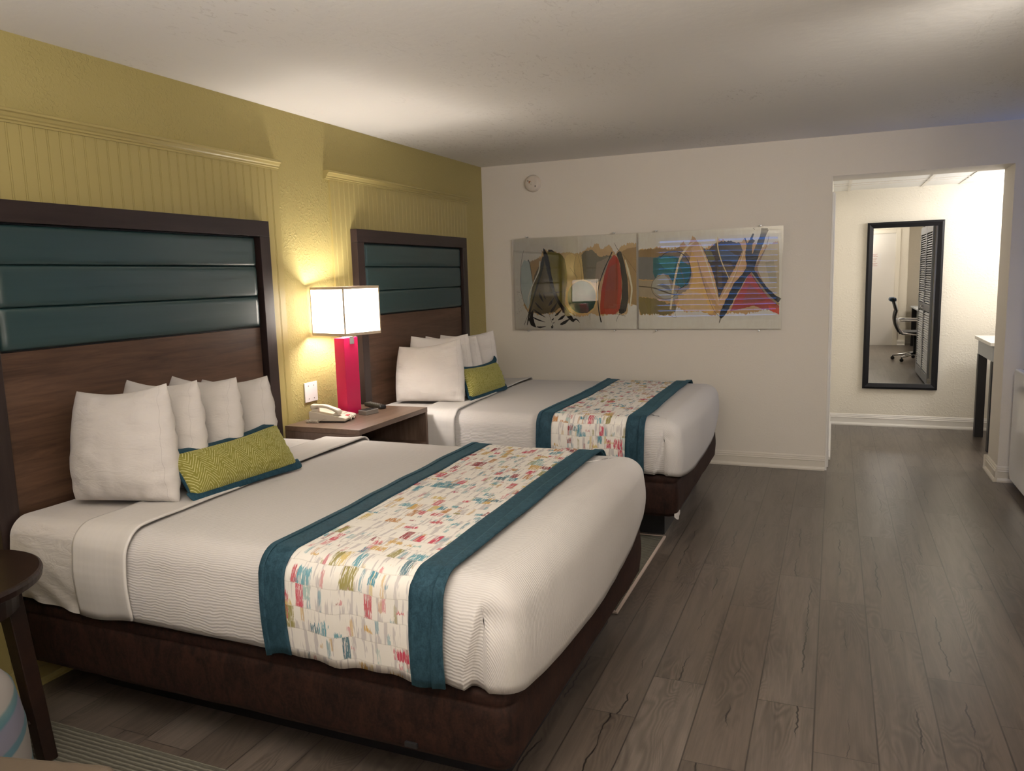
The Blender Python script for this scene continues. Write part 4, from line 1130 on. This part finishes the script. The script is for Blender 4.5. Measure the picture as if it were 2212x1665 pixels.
# ================================================================== WALL ART (outlines in metres on the back wall)
ART = [
('P',0,(158,130,94),[(0.364,1.268),(0.389,1.392),(0.458,1.624),(0.529,1.673),(0.558,1.729),(0.613,1.721),(0.694,1.692),(0.789,1.692),(0.862,1.686),(0.909,1.716),(0.975,1.738),(1.021,1.764),(1.053,1.71),(1.118,1.75),(1.169,1.674),(1.22,1.728),(1.303,1.758),(1.349,1.741),(1.346,1.253),(1.268,1.269),(1.267,1.194),(1.046,1.183),(0.967,1.19),(0.847,1.172),(0.767,1.237),(0.684,1.206),(0.545,1.19),(0.419,1.198)],0.012),
('P',0,(128,102,66),[(1.22,1.685),(1.271,1.713),(1.349,1.716),(1.346,1.256),(1.274,1.282),(1.278,1.437),(1.251,1.598)],0.004),
('P',0,(132,106,70),[(0.431,1.638),(0.494,1.655),(0.557,1.672),(0.538,1.454),(0.459,1.391),(0.442,1.547)],0.006),
('P',0,(140,146,142),[(0.382,1.652),(0.354,1.601),(0.343,1.491),(0.349,1.38),(0.372,1.294),(0.406,1.234),(0.436,1.326),(0.453,1.456),(0.443,1.56),(0.42,1.651),(0.403,1.639)],0.002),
('P',0,(76,66,44),[(0.47,1.52),(0.557,1.672),(0.611,1.619),(0.733,1.615),(0.758,1.449),(0.734,1.289),(0.643,1.212),(0.545,1.194),(0.433,1.208),(0.429,1.326)],0.006),
('P',0,(98,88,38),[(0.592,1.709),(0.627,1.718),(0.654,1.707),(0.714,1.685),(0.767,1.607),(0.757,1.468),(0.729,1.385),(0.733,1.27),(0.78,1.224),(0.84,1.169),(0.732,1.225),(0.659,1.335),(0.614,1.484),(0.584,1.645)],0.005),
('P',0,(168,143,98),[(0.741,1.646),(0.768,1.68),(0.805,1.691),(0.828,1.662),(0.855,1.689),(0.888,1.635),(0.905,1.471),(0.825,1.466),(0.764,1.461),(0.753,1.576)],0.006),
('P',0,(102,94,76),[(0.885,1.673),(0.912,1.703),(0.975,1.71),(1.039,1.651),(1.117,1.664),(1.143,1.651),(1.116,1.596),(1.05,1.467),(1.01,1.443),(0.905,1.471),(0.891,1.603)],0.006),
('P',0,(122,108,90),[(1.012,1.606),(1.117,1.652),(1.116,1.596),(1.05,1.467),(0.998,1.468)],0.004),
('P',0,(170,140,90),[(1.019,1.326),(1.017,1.303),(1.011,1.281),(1.003,1.26),(0.992,1.24),(0.978,1.223),(0.961,1.208),(0.943,1.196),(0.923,1.187),(0.902,1.182),(0.88,1.18),(0.859,1.182),(0.838,1.188),(0.818,1.197),(0.8,1.209),(0.783,1.225),(0.77,1.243),(0.759,1.263),(0.751,1.284),(0.746,1.307),(0.745,1.331),(0.747,1.354),(0.752,1.376),(0.761,1.398),(0.773,1.417),(0.787,1.435),(0.804,1.449),(0.823,1.461),(0.843,1.469),(0.864,1.474),(0.885,1.475),(0.906,1.473),(0.927,1.467),(0.947,1.458),(0.965,1.446),(0.981,1.43),(0.994,1.413),(1.005,1.393),(1.013,1.371),(1.017,1.349)],0.0),
('P',0,(46,74,58),[(1.004,1.329),(1.002,1.309),(0.998,1.289),(0.99,1.27),(0.98,1.252),(0.968,1.237),(0.953,1.223),(0.936,1.213),(0.919,1.205),(0.9,1.2),(0.881,1.199),(0.862,1.201),(0.843,1.206),(0.825,1.214),(0.809,1.225),(0.794,1.239),(0.782,1.255),(0.772,1.273),(0.765,1.292),(0.761,1.313),(0.76,1.334),(0.762,1.354),(0.766,1.375),(0.774,1.394),(0.785,1.411),(0.798,1.427),(0.813,1.44),(0.829,1.45),(0.847,1.458),(0.866,1.462),(0.885,1.463),(0.904,1.461),(0.922,1.456),(0.94,1.448),(0.956,1.437),(0.97,1.423),(0.982,1.407),(0.992,1.389),(0.999,1.37),(1.003,1.35)],0.0),
('P',0,(36,60,50),[(0.767,1.282),(1.002,1.298),(0.981,1.241),(0.928,1.2),(0.867,1.204),(0.807,1.237)],0.0),
('P',0,(134,56,46),[(1.156,1.666),(1.117,1.615),(1.076,1.504),(1.049,1.379),(1.037,1.253),(1.04,1.191),(1.164,1.189),(1.203,1.226),(1.22,1.376),(1.218,1.5),(1.2,1.612),(1.181,1.649)],0.003),
('P',0,(118,66,60),[(1.116,1.565),(1.181,1.6),(1.192,1.439),(1.177,1.233),(1.067,1.234),(1.082,1.378)],0.003),
('P',0,(44,41,33),[(1.179,1.668),(1.191,1.686),(1.217,1.691),(1.245,1.592),(1.269,1.468),(1.274,1.313),(1.254,1.213),(1.235,1.198),(1.195,1.198),(1.217,1.314),(1.224,1.438),(1.206,1.593)],0.002),
('P',0,(22,20,17),[(1.193,1.229),(1.238,1.229),(1.238,1.204),(1.216,1.188),(1.196,1.198)],0.002),
('T',0,(24,22,20),[(1.143,1.688),(1.113,1.627),(1.077,1.554),(1.043,1.467),(1.021,1.38),(1.019,1.317),(1.026,1.222),(1.046,1.123)],[0.0101,0.0063,0.0088,0.005,0.0063,0.0088,0.0076,0.0101]),
('T',0,(188,172,146),[(1.25,1.622),(1.27,1.548),(1.291,1.461),(1.302,1.387),(1.293,1.3),(1.286,1.232)],[0.0063,0.0164,0.0139,0.0126,0.0113,0.0025]),
('T',0,(34,32,28),[(1.163,1.758),(1.182,1.717),(1.207,1.685)],[0.0019,0.0031,0.0044]),
('T',0,(34,32,28),[(1.2,1.188),(1.183,1.163),(1.173,1.129)],[0.0025,0.0025,0.0025]),
('T',0,(34,32,28),[(1.138,1.192),(1.203,1.185),(1.248,1.172)],[0.0013,0.0025,0.0038]),
('T',0,(60,50,38),[(1.226,1.672),(1.276,1.609),(1.346,1.509)],[0.0019,0.0019,0.0019]),
('T',0,(36,34,24),[(0.557,1.672),(0.534,1.57),(0.496,1.455),(0.451,1.326),(0.419,1.208),(0.395,1.102)],[0.0214,0.029,0.0252,0.0214,0.0189,0.005]),
('T',0,(84,74,44),[(0.527,1.583),(0.489,1.468),(0.451,1.358),(0.424,1.26)],[0.0063,0.0164,0.0189,0.0101]),
('T',0,(182,176,156),[(0.523,1.635),(0.512,1.558),(0.468,1.468),(0.431,1.391),(0.41,1.326),(0.408,1.267)],[0.0101,0.0113,0.0076,0.0076,0.0063,0.0025]),
('T',0,(24,22,18),[(0.558,1.739),(0.574,1.684),(0.59,1.613),(0.608,1.516),(0.64,1.387),(0.673,1.309),(0.726,1.231),(0.779,1.166),(0.812,1.13)],[0.0038,0.0378,0.039,0.0315,0.0252,0.0264,0.0327,0.0353,0.0139]),
('T',0,(24,22,18),[(0.599,1.715),(0.627,1.718),(0.65,1.704)],[0.0189,0.0139,0.0038]),
('T',0,(24,22,18),[(0.799,1.137),(0.833,1.15),(0.861,1.122)],[0.0252,0.0113,0.0025]),
('T',0,(24,22,18),[(0.537,1.724),(0.557,1.697)],[0.0013,0.005]),
('T',0,(50,44,34),[(0.38,1.73),(0.365,1.679),(0.352,1.602),(0.343,1.491),(0.349,1.38),(0.378,1.274),(0.412,1.201)],[0.0019,0.0025,0.0025,0.0025,0.0031,0.0025,0.0038]),
('T',0,(24,22,18),[(0.417,1.651),(0.433,1.612),(0.448,1.508),(0.457,1.443)],[0.0076,0.005,0.0031,0.0019]),
('P',0,(28,26,22),[(0.43,1.214),(0.455,1.234),(0.45,1.175),(0.46,1.129),(0.479,1.079),(0.431,1.099),(0.41,1.142)],0.004),
('T',0,(26,24,22),[(0.455,1.237),(0.498,1.204),(0.562,1.167)],[0.0045,0.0151,0.0019]),
('T',0,(26,24,22),[(0.44,1.175),(0.487,1.15),(0.559,1.127)],[0.0038,0.0126,0.0019]),
('T',0,(26,24,22),[(0.48,1.088),(0.514,1.084),(0.565,1.092)],[0.0045,0.0151,0.0019]),
('T',0,(26,24,22),[(0.508,1.377),(0.524,1.337),(0.548,1.291)],[0.0064,0.0214,0.0019]),
('T',0,(26,24,22),[(0.549,1.363),(0.557,1.339),(0.569,1.317)],[0.0042,0.0139,0.0019]),
('T',0,(26,24,22),[(0.592,1.265),(0.611,1.285),(0.639,1.329)],[0.0064,0.0214,0.0019]),
('T',0,(26,24,22),[(0.608,1.209),(0.632,1.237),(0.669,1.29)],[0.0076,0.0252,0.0019]),
('T',0,(26,24,22),[(0.646,1.18),(0.669,1.195),(0.705,1.231)],[0.0057,0.0189,0.0019]),
('T',0,(26,24,22),[(0.673,1.144),(0.704,1.161),(0.752,1.199)],[0.0064,0.0214,0.0019]),
('T',0,(26,24,22),[(0.692,1.107),(0.727,1.122),(0.779,1.156)],[0.0083,0.0277,0.0019]),
('T',0,(26,24,22),[(0.474,1.293),(0.5,1.261),(0.539,1.226)],[0.0049,0.0164,0.0019]),
('T',0,(26,24,22),[(0.617,1.148),(0.625,1.148),(0.636,1.16)],[0.0045,0.0151,0.0019]),
('T',0,(26,24,22),[(0.629,1.123),(0.634,1.12),(0.641,1.129)],[0.0023,0.0076,0.0019]),
('T',0,(26,24,22),[(0.612,1.079),(0.617,1.083),(0.623,1.102)],[0.0064,0.0214,0.0019]),
('T',0,(26,24,22),[(0.712,1.212),(0.725,1.212),(0.746,1.224)],[0.0057,0.0189,0.0019]),
('T',0,(60,54,44),[(0.594,1.193),(0.633,1.082)],[0.0025,0.0025]),
('T',0,(26,24,22),[(0.367,1.103),(0.408,1.195)],[0.0031,0.0031]),
('T',0,(44,42,38),[(0.529,1.37),(0.646,1.373),(0.715,1.378)],[0.0019,0.0057,0.0019]),
('T',0,(70,60,40),[(0.894,1.635),(0.905,1.471)],[0.0019,0.0019]),
('T',0,(90,76,50),[(0.786,1.575),(0.813,1.536),(0.852,1.491)],[0.0019,0.0019,0.0019]),
('T',0,(90,76,50),[(0.842,1.674),(0.82,1.574),(0.845,1.472)],[0.0019,0.0019,0.0019]),
('T',0,(90,76,50),[(0.855,1.68),(0.88,1.572),(0.885,1.471)],[0.0019,0.0019,0.0019]),
('T',0,(60,56,50),[(0.307,1.384),(0.335,1.381)],[0.0019,0.0019]),
('T',0,(70,64,54),[(0.313,1.367),(0.316,1.366)],[0.0031,0.0031]),
('T',0,(70,64,54),[(0.339,1.354),(0.342,1.353)],[0.0031,0.0031]),
('T',0,(70,64,54),[(0.323,1.342),(0.325,1.341)],[0.0031,0.0031]),
('T',0,(70,64,54),[(0.349,1.329),(0.351,1.328)],[0.0031,0.0031]),
('T',0,(70,64,54),[(0.332,1.317),(0.335,1.315)],[0.0031,0.0031]),
('T',0,(70,64,54),[(0.315,1.305),(0.318,1.303)],[0.0031,0.0031]),
('T',0,(70,64,54),[(0.341,1.292),(0.344,1.29)],[0.0031,0.0031]),
('T',0,(70,64,54),[(0.324,1.279),(0.327,1.278)],[0.0031,0.0031]),
('T',0,(70,64,54),[(0.35,1.267),(0.353,1.265)],[0.0031,0.0031]),
('T',0,(70,64,54),[(0.334,1.254),(0.337,1.253)],[0.0031,0.0031]),
('T',0,(70,64,54),[(0.317,1.242),(0.32,1.24)],[0.0031,0.0031]),
('T',0,(70,64,54),[(0.343,1.229),(0.346,1.228)],[0.0031,0.0031]),
('T',0,(70,64,54),[(0.326,1.217),(0.329,1.215)],[0.0031,0.0031]),
('T',0,(70,64,54),[(0.309,1.204),(0.312,1.203)],[0.0031,0.0031]),
('T',0,(110,110,100),[(0.954,1.19),(0.95,1.165),(0.955,1.146)],[0.0025,0.0025,0.0025]),
('T',0,(200,150,70),[(0.747,1.269),(0.78,1.218),(0.84,1.172)],[0.0038,0.0076,0.0025]),
('P',1,(156,120,74),[(1.353,1.692),(1.443,1.703),(1.504,1.707),(1.547,1.708),(1.632,1.693),(1.681,1.709),(1.71,1.752),(1.74,1.706),(1.784,1.79),(1.817,1.739),(1.87,1.677),(1.94,1.716),(1.98,1.755),(2.038,1.735),(2.124,1.719),(2.169,1.735),(2.214,1.727),(2.292,1.689),(2.347,1.698),(2.41,1.719),(2.422,1.208),(2.3,1.215),(2.187,1.181),(2.072,1.196),(1.933,1.177),(1.838,1.214),(1.718,1.203),(1.651,1.246),(1.651,1.209),(1.633,1.185),(1.534,1.18),(1.441,1.187),(1.366,1.187),(1.351,1.262)],0.012),
('P',1,(112,88,56),[(1.353,1.692),(1.504,1.701),(1.632,1.687),(1.681,1.703),(1.74,1.653),(1.788,1.592),(1.717,1.582),(1.353,1.643)],0.005),
('P',1,(98,84,46),[(1.351,1.324),(1.473,1.316),(1.584,1.271),(1.657,1.258),(1.651,1.203),(1.584,1.176),(1.491,1.186),(1.378,1.187),(1.351,1.249)],0.008),
('P',1,(92,88,84),[(1.353,1.643),(1.486,1.632),(1.492,1.456),(1.352,1.466)],0.003),
('P',1,(128,112,90),[(1.352,1.459),(1.473,1.45),(1.584,1.369),(1.657,1.325),(1.633,1.277),(1.504,1.309),(1.351,1.33)],0.003),
('P',1,(98,84,66),[(1.774,1.509),(1.772,1.484),(1.767,1.459),(1.759,1.436),(1.747,1.414),(1.733,1.395),(1.716,1.379),(1.697,1.366),(1.677,1.357),(1.655,1.351),(1.633,1.35),(1.61,1.352),(1.588,1.358),(1.567,1.369),(1.548,1.383),(1.531,1.4),(1.516,1.42),(1.504,1.442),(1.496,1.466),(1.49,1.491),(1.489,1.517),(1.491,1.543),(1.496,1.567),(1.505,1.591),(1.517,1.612),(1.531,1.631),(1.548,1.647),(1.568,1.66),(1.588,1.669),(1.61,1.674),(1.632,1.675),(1.655,1.672),(1.676,1.665),(1.697,1.655),(1.716,1.641),(1.732,1.624),(1.747,1.604),(1.758,1.582),(1.767,1.559),(1.772,1.534)],0.0),
('P',1,(122,104,82),[(1.759,1.407),(1.758,1.39),(1.753,1.374),(1.744,1.359),(1.733,1.344),(1.719,1.331),(1.703,1.321),(1.684,1.312),(1.664,1.306),(1.642,1.302),(1.621,1.301),(1.599,1.303),(1.577,1.307),(1.557,1.314),(1.538,1.323),(1.521,1.335),(1.506,1.348),(1.495,1.363),(1.486,1.379),(1.481,1.396),(1.479,1.414),(1.481,1.431),(1.486,1.447),(1.495,1.463),(1.506,1.477),(1.521,1.49),(1.538,1.501),(1.557,1.509),(1.577,1.515),(1.599,1.519),(1.62,1.519),(1.642,1.517),(1.663,1.513),(1.684,1.506),(1.702,1.496),(1.719,1.485),(1.733,1.471),(1.744,1.457),(1.752,1.441),(1.758,1.424)],0.0),
('P',1,(34,78,78),[(1.474,1.627),(1.547,1.645),(1.632,1.639),(1.681,1.619),(1.717,1.582),(1.759,1.563),(1.772,1.485),(1.744,1.408),(1.693,1.391),(1.633,1.428),(1.596,1.49),(1.547,1.506),(1.492,1.456),(1.473,1.517)],0.004),
('P',1,(44,98,92),[(1.51,1.613),(1.584,1.635),(1.657,1.608),(1.633,1.513),(1.553,1.551)],0.006),
('P',1,(134,128,114),[(1.473,1.444),(1.51,1.492),(1.559,1.5),(1.596,1.459),(1.62,1.392),(1.693,1.324),(1.633,1.302),(1.553,1.311),(1.485,1.358),(1.464,1.402)],0.002),
('P',1,(92,90,86),[(1.498,1.407),(1.547,1.427),(1.596,1.405),(1.621,1.362),(1.578,1.381),(1.535,1.403)],0.001),
('P',1,(196,146,80),[(1.753,1.581),(1.776,1.663),(1.806,1.627),(1.836,1.495),(1.872,1.387),(1.956,1.218),(1.933,1.189),(1.885,1.195),(1.838,1.22),(1.778,1.202),(1.718,1.221),(1.657,1.258),(1.712,1.33),(1.765,1.389),(1.786,1.485)],0.006),
('P',1,(170,138,92),[(1.669,1.331),(1.753,1.377),(1.867,1.327),(1.927,1.207),(1.754,1.208),(1.681,1.258)],0.006),
('P',1,(52,43,32),[(1.862,1.684),(1.906,1.676),(1.94,1.716),(1.986,1.731),(2.067,1.734),(2.135,1.713),(2.153,1.66),(2.114,1.563),(2.041,1.431),(1.984,1.307),(1.925,1.451),(1.895,1.576)],0.006),
('P',1,(82,66,42),[(2.005,1.567),(2.068,1.559),(2.097,1.535),(2.058,1.465),(2.006,1.502)],0.004),
('P',1,(86,78,40),[(1.87,1.683),(1.917,1.67),(1.953,1.598),(1.918,1.576),(1.888,1.624)],0.005),
('P',1,(52,62,78),[(1.981,1.667),(2.039,1.671),(2.125,1.615),(2.114,1.569),(1.999,1.596)],0.004),
('P',1,(72,58,36),[(1.965,1.539),(2.0,1.549),(2.007,1.396),(1.978,1.373)],0.003),
('T',1,(172,134,92),[(1.803,1.71),(1.853,1.601),(1.895,1.505),(1.937,1.386),(1.982,1.248)],[0.0756,0.0756,0.0693,0.0567,0.0126]),
('T',1,(206,176,138),[(1.829,1.732),(1.871,1.624),(1.913,1.505),(1.949,1.385),(1.985,1.278)],[0.0063,0.0088,0.0101,0.0101,0.0038]),
('T',1,(166,128,84),[(1.985,1.242),(2.048,1.36),(2.104,1.464),(2.148,1.568),(2.181,1.665)],[0.0126,0.0567,0.063,0.0598,0.0252]),
('T',1,(200,164,118),[(1.993,1.295),(2.07,1.43),(2.137,1.568),(2.164,1.66)],[0.0063,0.0088,0.0088,0.0038]),
('T',1,(206,174,134),[(1.794,1.74),(1.74,1.7),(1.687,1.619),(1.657,1.512),(1.633,1.392),(1.611,1.222)],[0.0063,0.0151,0.0164,0.0151,0.0151,0.0139]),
('T',1,(182,152,100),[(1.969,1.767),(1.972,1.685),(1.999,1.585),(2.035,1.501),(2.061,1.442)],[0.005,0.0088,0.0076,0.0063,0.0038]),
('P',1,(136,56,46),[(2.206,1.496),(2.234,1.455),(2.274,1.402),(2.343,1.308),(2.422,1.24),(2.423,1.179),(2.356,1.214),(2.3,1.218),(2.243,1.245),(2.158,1.225),(2.067,1.205),(2.106,1.3),(2.151,1.381)],0.003),
('P',1,(120,62,52),[(2.207,1.415),(2.264,1.355),(2.321,1.285),(2.243,1.268),(2.158,1.263)],0.003),
('P',1,(166,62,44),[(2.344,1.244),(2.422,1.222),(2.423,1.179),(2.356,1.208)],0.004),
('P',1,(152,137,112),[(2.293,1.632),(2.347,1.698),(2.414,1.707),(2.422,1.289),(2.382,1.313),(2.319,1.378),(2.268,1.46),(2.246,1.53),(2.26,1.587)],0.002),
('P',1,(138,126,104),[(2.316,1.562),(2.377,1.583),(2.407,1.41),(2.352,1.423)],0.004),
('T',1,(118,94,66),[(2.315,1.66),(2.272,1.575),(2.256,1.518),(2.296,1.424),(2.342,1.36)],[0.005,0.0164,0.0189,0.0164,0.0063]),
('T',1,(28,30,30),[(2.312,1.811),(2.291,1.741),(2.259,1.656),(2.232,1.588),(2.211,1.531),(2.172,1.474),(2.116,1.394),(2.06,1.283),(2.015,1.194),(1.996,1.152)],[0.0554,0.0403,0.0479,0.0529,0.0567,0.0378,0.0579,0.0542,0.0441,0.0164]),
('T',1,(28,30,30),[(2.23,1.738),(2.205,1.704),(2.198,1.636),(2.208,1.56),(2.225,1.507),(2.268,1.437),(2.32,1.366),(2.371,1.313),(2.421,1.272)],[0.0315,0.0378,0.0504,0.0529,0.0378,0.0365,0.0403,0.0441,0.0567]),
('T',1,(120,92,60),[(2.217,1.496),(2.274,1.413),(2.343,1.319),(2.421,1.251)],[0.0063,0.0126,0.0164,0.0139]),
('T',1,(28,30,30),[(2.23,1.781),(2.213,1.739),(2.205,1.704)],[0.0101,0.0164,0.0252]),
('T',1,(28,30,30),[(2.168,1.752),(2.18,1.717),(2.189,1.688)],[0.0088,0.0063,0.0126]),
('T',1,(28,30,30),[(2.285,1.815),(2.332,1.81)],[0.0063,0.0101]),
('T',1,(46,42,38),[(1.995,1.152),(1.986,1.115)],[0.0063,0.0019]),
('T',1,(46,42,38),[(2.002,1.151),(1.989,1.119)],[0.0019,0.0019]),
('T',1,(28,30,30),[(2.228,1.821),(2.232,1.818)],[0.0076,0.0076]),
('T',1,(28,30,30),[(2.237,1.826),(2.241,1.824)],[0.0076,0.0076]),
('T',1,(28,30,30),[(2.235,1.813),(2.239,1.811)],[0.0076,0.0076]),
('T',1,(54,50,46),[(1.622,1.481),(1.641,1.468),(1.657,1.451),(1.668,1.432),(1.674,1.411),(1.675,1.39),(1.67,1.369),(1.661,1.349),(1.646,1.332),(1.628,1.318),(1.607,1.309),(1.583,1.304),(1.559,1.304),(1.535,1.308),(1.513,1.318),(1.494,1.331),(1.478,1.348),(1.467,1.368),(1.461,1.389),(1.461,1.411),(1.466,1.432),(1.476,1.451),(1.491,1.468),(1.51,1.481),(1.532,1.491)],[0.0031,0.0031,0.0031,0.0031,0.0031,0.0031,0.0031,0.0031,0.0031,0.0031,0.0031,0.0031,0.0031,0.0031,0.0031,0.0031,0.0031,0.0031,0.0031,0.0031,0.0031,0.0031,0.0031,0.0031,0.0031]),
('T',1,(40,36,32),[(1.527,1.625),(1.542,1.641),(1.559,1.654),(1.577,1.664),(1.597,1.671),(1.618,1.675),(1.638,1.675),(1.659,1.671),(1.679,1.664),(1.698,1.654),(1.715,1.641),(1.73,1.625),(1.743,1.607),(1.754,1.587),(1.761,1.566),(1.766,1.544),(1.768,1.521),(1.766,1.498),(1.762,1.476),(1.754,1.455),(1.744,1.436),(1.731,1.418),(1.716,1.403),(1.698,1.391),(1.679,1.382)],[0.0057,0.0057,0.0057,0.0057,0.0057,0.0057,0.0057,0.0057,0.0057,0.0057,0.0057,0.0057,0.0057,0.0057,0.0057,0.0057,0.0057,0.0057,0.0057,0.0057,0.0057,0.0057,0.0057,0.0057,0.0057]),
('T',1,(70,60,40),[(1.352,1.41),(1.473,1.395),(1.547,1.369),(1.633,1.34),(1.718,1.336)],[0.0063,0.0101,0.0113,0.0088,0.0025]),
('T',1,(80,70,50),[(1.669,1.584),(1.705,1.487),(1.726,1.396)],[0.005,0.0044,0.0031]),
('T',1,(60,52,44),[(1.645,1.301),(1.645,1.209),(1.652,1.157),(1.584,1.192)],[0.0019,0.0019,0.0019,0.0019]),
('T',1,(60,52,44),[(1.818,1.603),(1.854,1.471),(1.902,1.315),(1.95,1.206),(1.991,1.164)],[0.0025,0.0025,0.0025,0.0025,0.0025]),
('T',1,(60,52,44),[(2.158,1.666),(2.115,1.511),(2.065,1.383)],[0.0019,0.0019,0.0019]),
('T',1,(60,52,44),[(2.341,1.761),(2.325,1.688),(2.293,1.621)],[0.0025,0.0025,0.0025]),
('T',1,(60,52,44),[(2.239,1.536),(2.285,1.436),(2.342,1.366),(2.417,1.332)],[0.0019,0.0019,0.0019,0.0019]),
('T',1,(110,44,34),[(2.095,1.22),(2.158,1.223),(2.22,1.245),(2.299,1.241)],[0.0019,0.0019,0.0019,0.0019])]
def lin(c): return tuple((x/255/12.92 if x/255 <= .04045 else ((x/255+.055)/1.055)**2.4) for x in c)
def paint(c):
    if c == (174, 159, 136): return (.84, .755, .63)
    k = (1.75, 1.85, 1.85) if c[0] < 1.7*c[1] else (1.7, 1.5, .9); l = lin(c); a = [l[i]*k[i] for i in range(3)]; m = max(1, max(a)/.84); return tuple(x/m for x in a)
PAINTS = {}
def paint_mat(c):
    if c not in PAINTS:
        t = NT('art paint %d %d %d' % c); p = t.pos(); pc = paint(c)
        f = t.noise(t.scale(p, (60, 1, 9)), 1.0, 4, .65, .6); g = t.noise(t.scale(p, (14, 1, 11)), 1.0, 3, .6, .8)
        dark = max(c) < 60
        a = tuple(x*(.92 if dark else .80) for x in pc); b = tuple(min(.85, x*(1.1 if dark else 1.22)+(.0 if dark else .01)) for x in pc)
        PAINTS[c] = t.set(color=t.mix(t.math('ADD', t.math('MULTIPLY', f, .5), t.math('MULTIPLY', g, .5)), a, b), rough=.6, spec=.2)
    return PAINTS[c]
def art_panel(idx, label, x0, x1, z0, z1, screws):
    yp = D-.022
    t = thing('art_panel', label, 'wall art', ((x0+x1)/2, D, z0), 'pair of acrylic art panels on the back wall')
    mats = [paint_mat((174, 159, 136))]; mi = {(174, 159, 136): 0}
    mb = MB(); m = .006
    mb.box((x0+m, yp, z0+m), (x1-m, yp+.0015, z1-m), 0)
    rnd = random.Random(5+idx); k = 0
    lim = lambda p: (min(x1-m-.0005, max(x0+m+.0005, p[0])), min(z1-m-.0005, max(z0+m+.0005, p[1])))
    for s in ART:
        if s[1] != idx: continue
        k += 1; y = yp-.00004-.00005*k
        if s[2] not in mi: mi[s[2]] = len(mats); mats.append(paint_mat(s[2]))
        if s[0] == 'P':
            pts = s[3]; j = s[4]; out = []
            for i, p in enumerate(pts):
                q = pts[(i+1) % len(pts)]; L = math.hypot(q[0]-p[0], q[1]-p[1]); n = max(1, int(L/.008)) if j else 1
                for h in range(n):
                    a = (lerp(p[0], q[0], h/n), lerp(p[1], q[1], h/n))
                    horiz = abs(q[0]-p[0])/(L+1e-6)
                    out.append(lim((a[0]+j*.25*rnd.uniform(-1, 1), a[1]+j*(.35+.65*horiz)*rnd.uniform(-1, 1))))
            n = len(out); mb.add([(p[0], y, p[1]) for p in out], [tuple(range(n))], mi[s[2]])
        else:
            pts = s[3]; ws = s[4]
            # resample smoothly
            fine = []; fw_ = []
            P_ = [pts[0]]+pts+[pts[-1]]
            for i in range(1, len(P_)-2):
                for h in range(6):
                    u = h/6; p0, p1, p2, p3 = P_[i-1], P_[i], P_[i+1], P_[i+2]
                    f = lambda a, b, c, d: .5*((2*b)+(-a+c)*u+(2*a-5*b+4*c-d)*u*u+(-a+3*b-3*c+d)*u**3)
                    fine.append((f(p0[0], p1[0], p2[0], p3[0]), f(p0[1], p1[1], p2[1], p3[1]))); fw_.append(lerp(ws[i-1], ws[i], u))
            fine.append(pts[-1]); fw_.append(ws[-1]); vs = []
            for i, p in enumerate(fine):
                a = fine[max(0, i-1)]; b = fine[min(len(fine)-1, i+1)]; L = math.hypot(b[0]-a[0], b[1]-a[1]) or 1
                nx_, nz_ = -(b[1]-a[1])/L, (b[0]-a[0])/L; h = fw_[i]/2*(1+.12*rnd.uniform(-1, 1)*(fw_[i] > .008))
                for sg in (1, -1): q = lim((p[0]+sg*nx_*h, p[1]+sg*nz_*h)); vs.append((q[0], y, q[1]))
            mb.add(vs, [(2*i, 2*i+1, 2*i+3, 2*i+2) for i in range(len(fine)-1)], mi[s[2]])
    obj('print', mb, mats, t)
    box('acrylic_sheet', (x0, D-.034, z0), (x1, D-.030, z1), M_ACR, t)
    for (x, z) in screws:
        obj('standoff', MB().lathe((x, D, z), [(.0055, -.0005), (.0055, -.038), (.007, -.0385), (.007, -.042), (.003, -.043)], 14, axis='y'), M_STEEL, t)
XM = 1.349
art_panel(0, 'left acrylic art panel with red shape and leaf on the back wall', .285, XM-.002, 1.063, 1.830, [(.41, 1.837), (1.16, 1.837), (.41, 1.056), (1.16, 1.056)])
art_panel(1, 'right acrylic art panel with blue reflections and black cross strokes', XM+.002, 2.443, 1.063, 1.830, [(1.50, 1.837), (2.28, 1.837), (1.50, 1.056), (2.28, 1.056)])
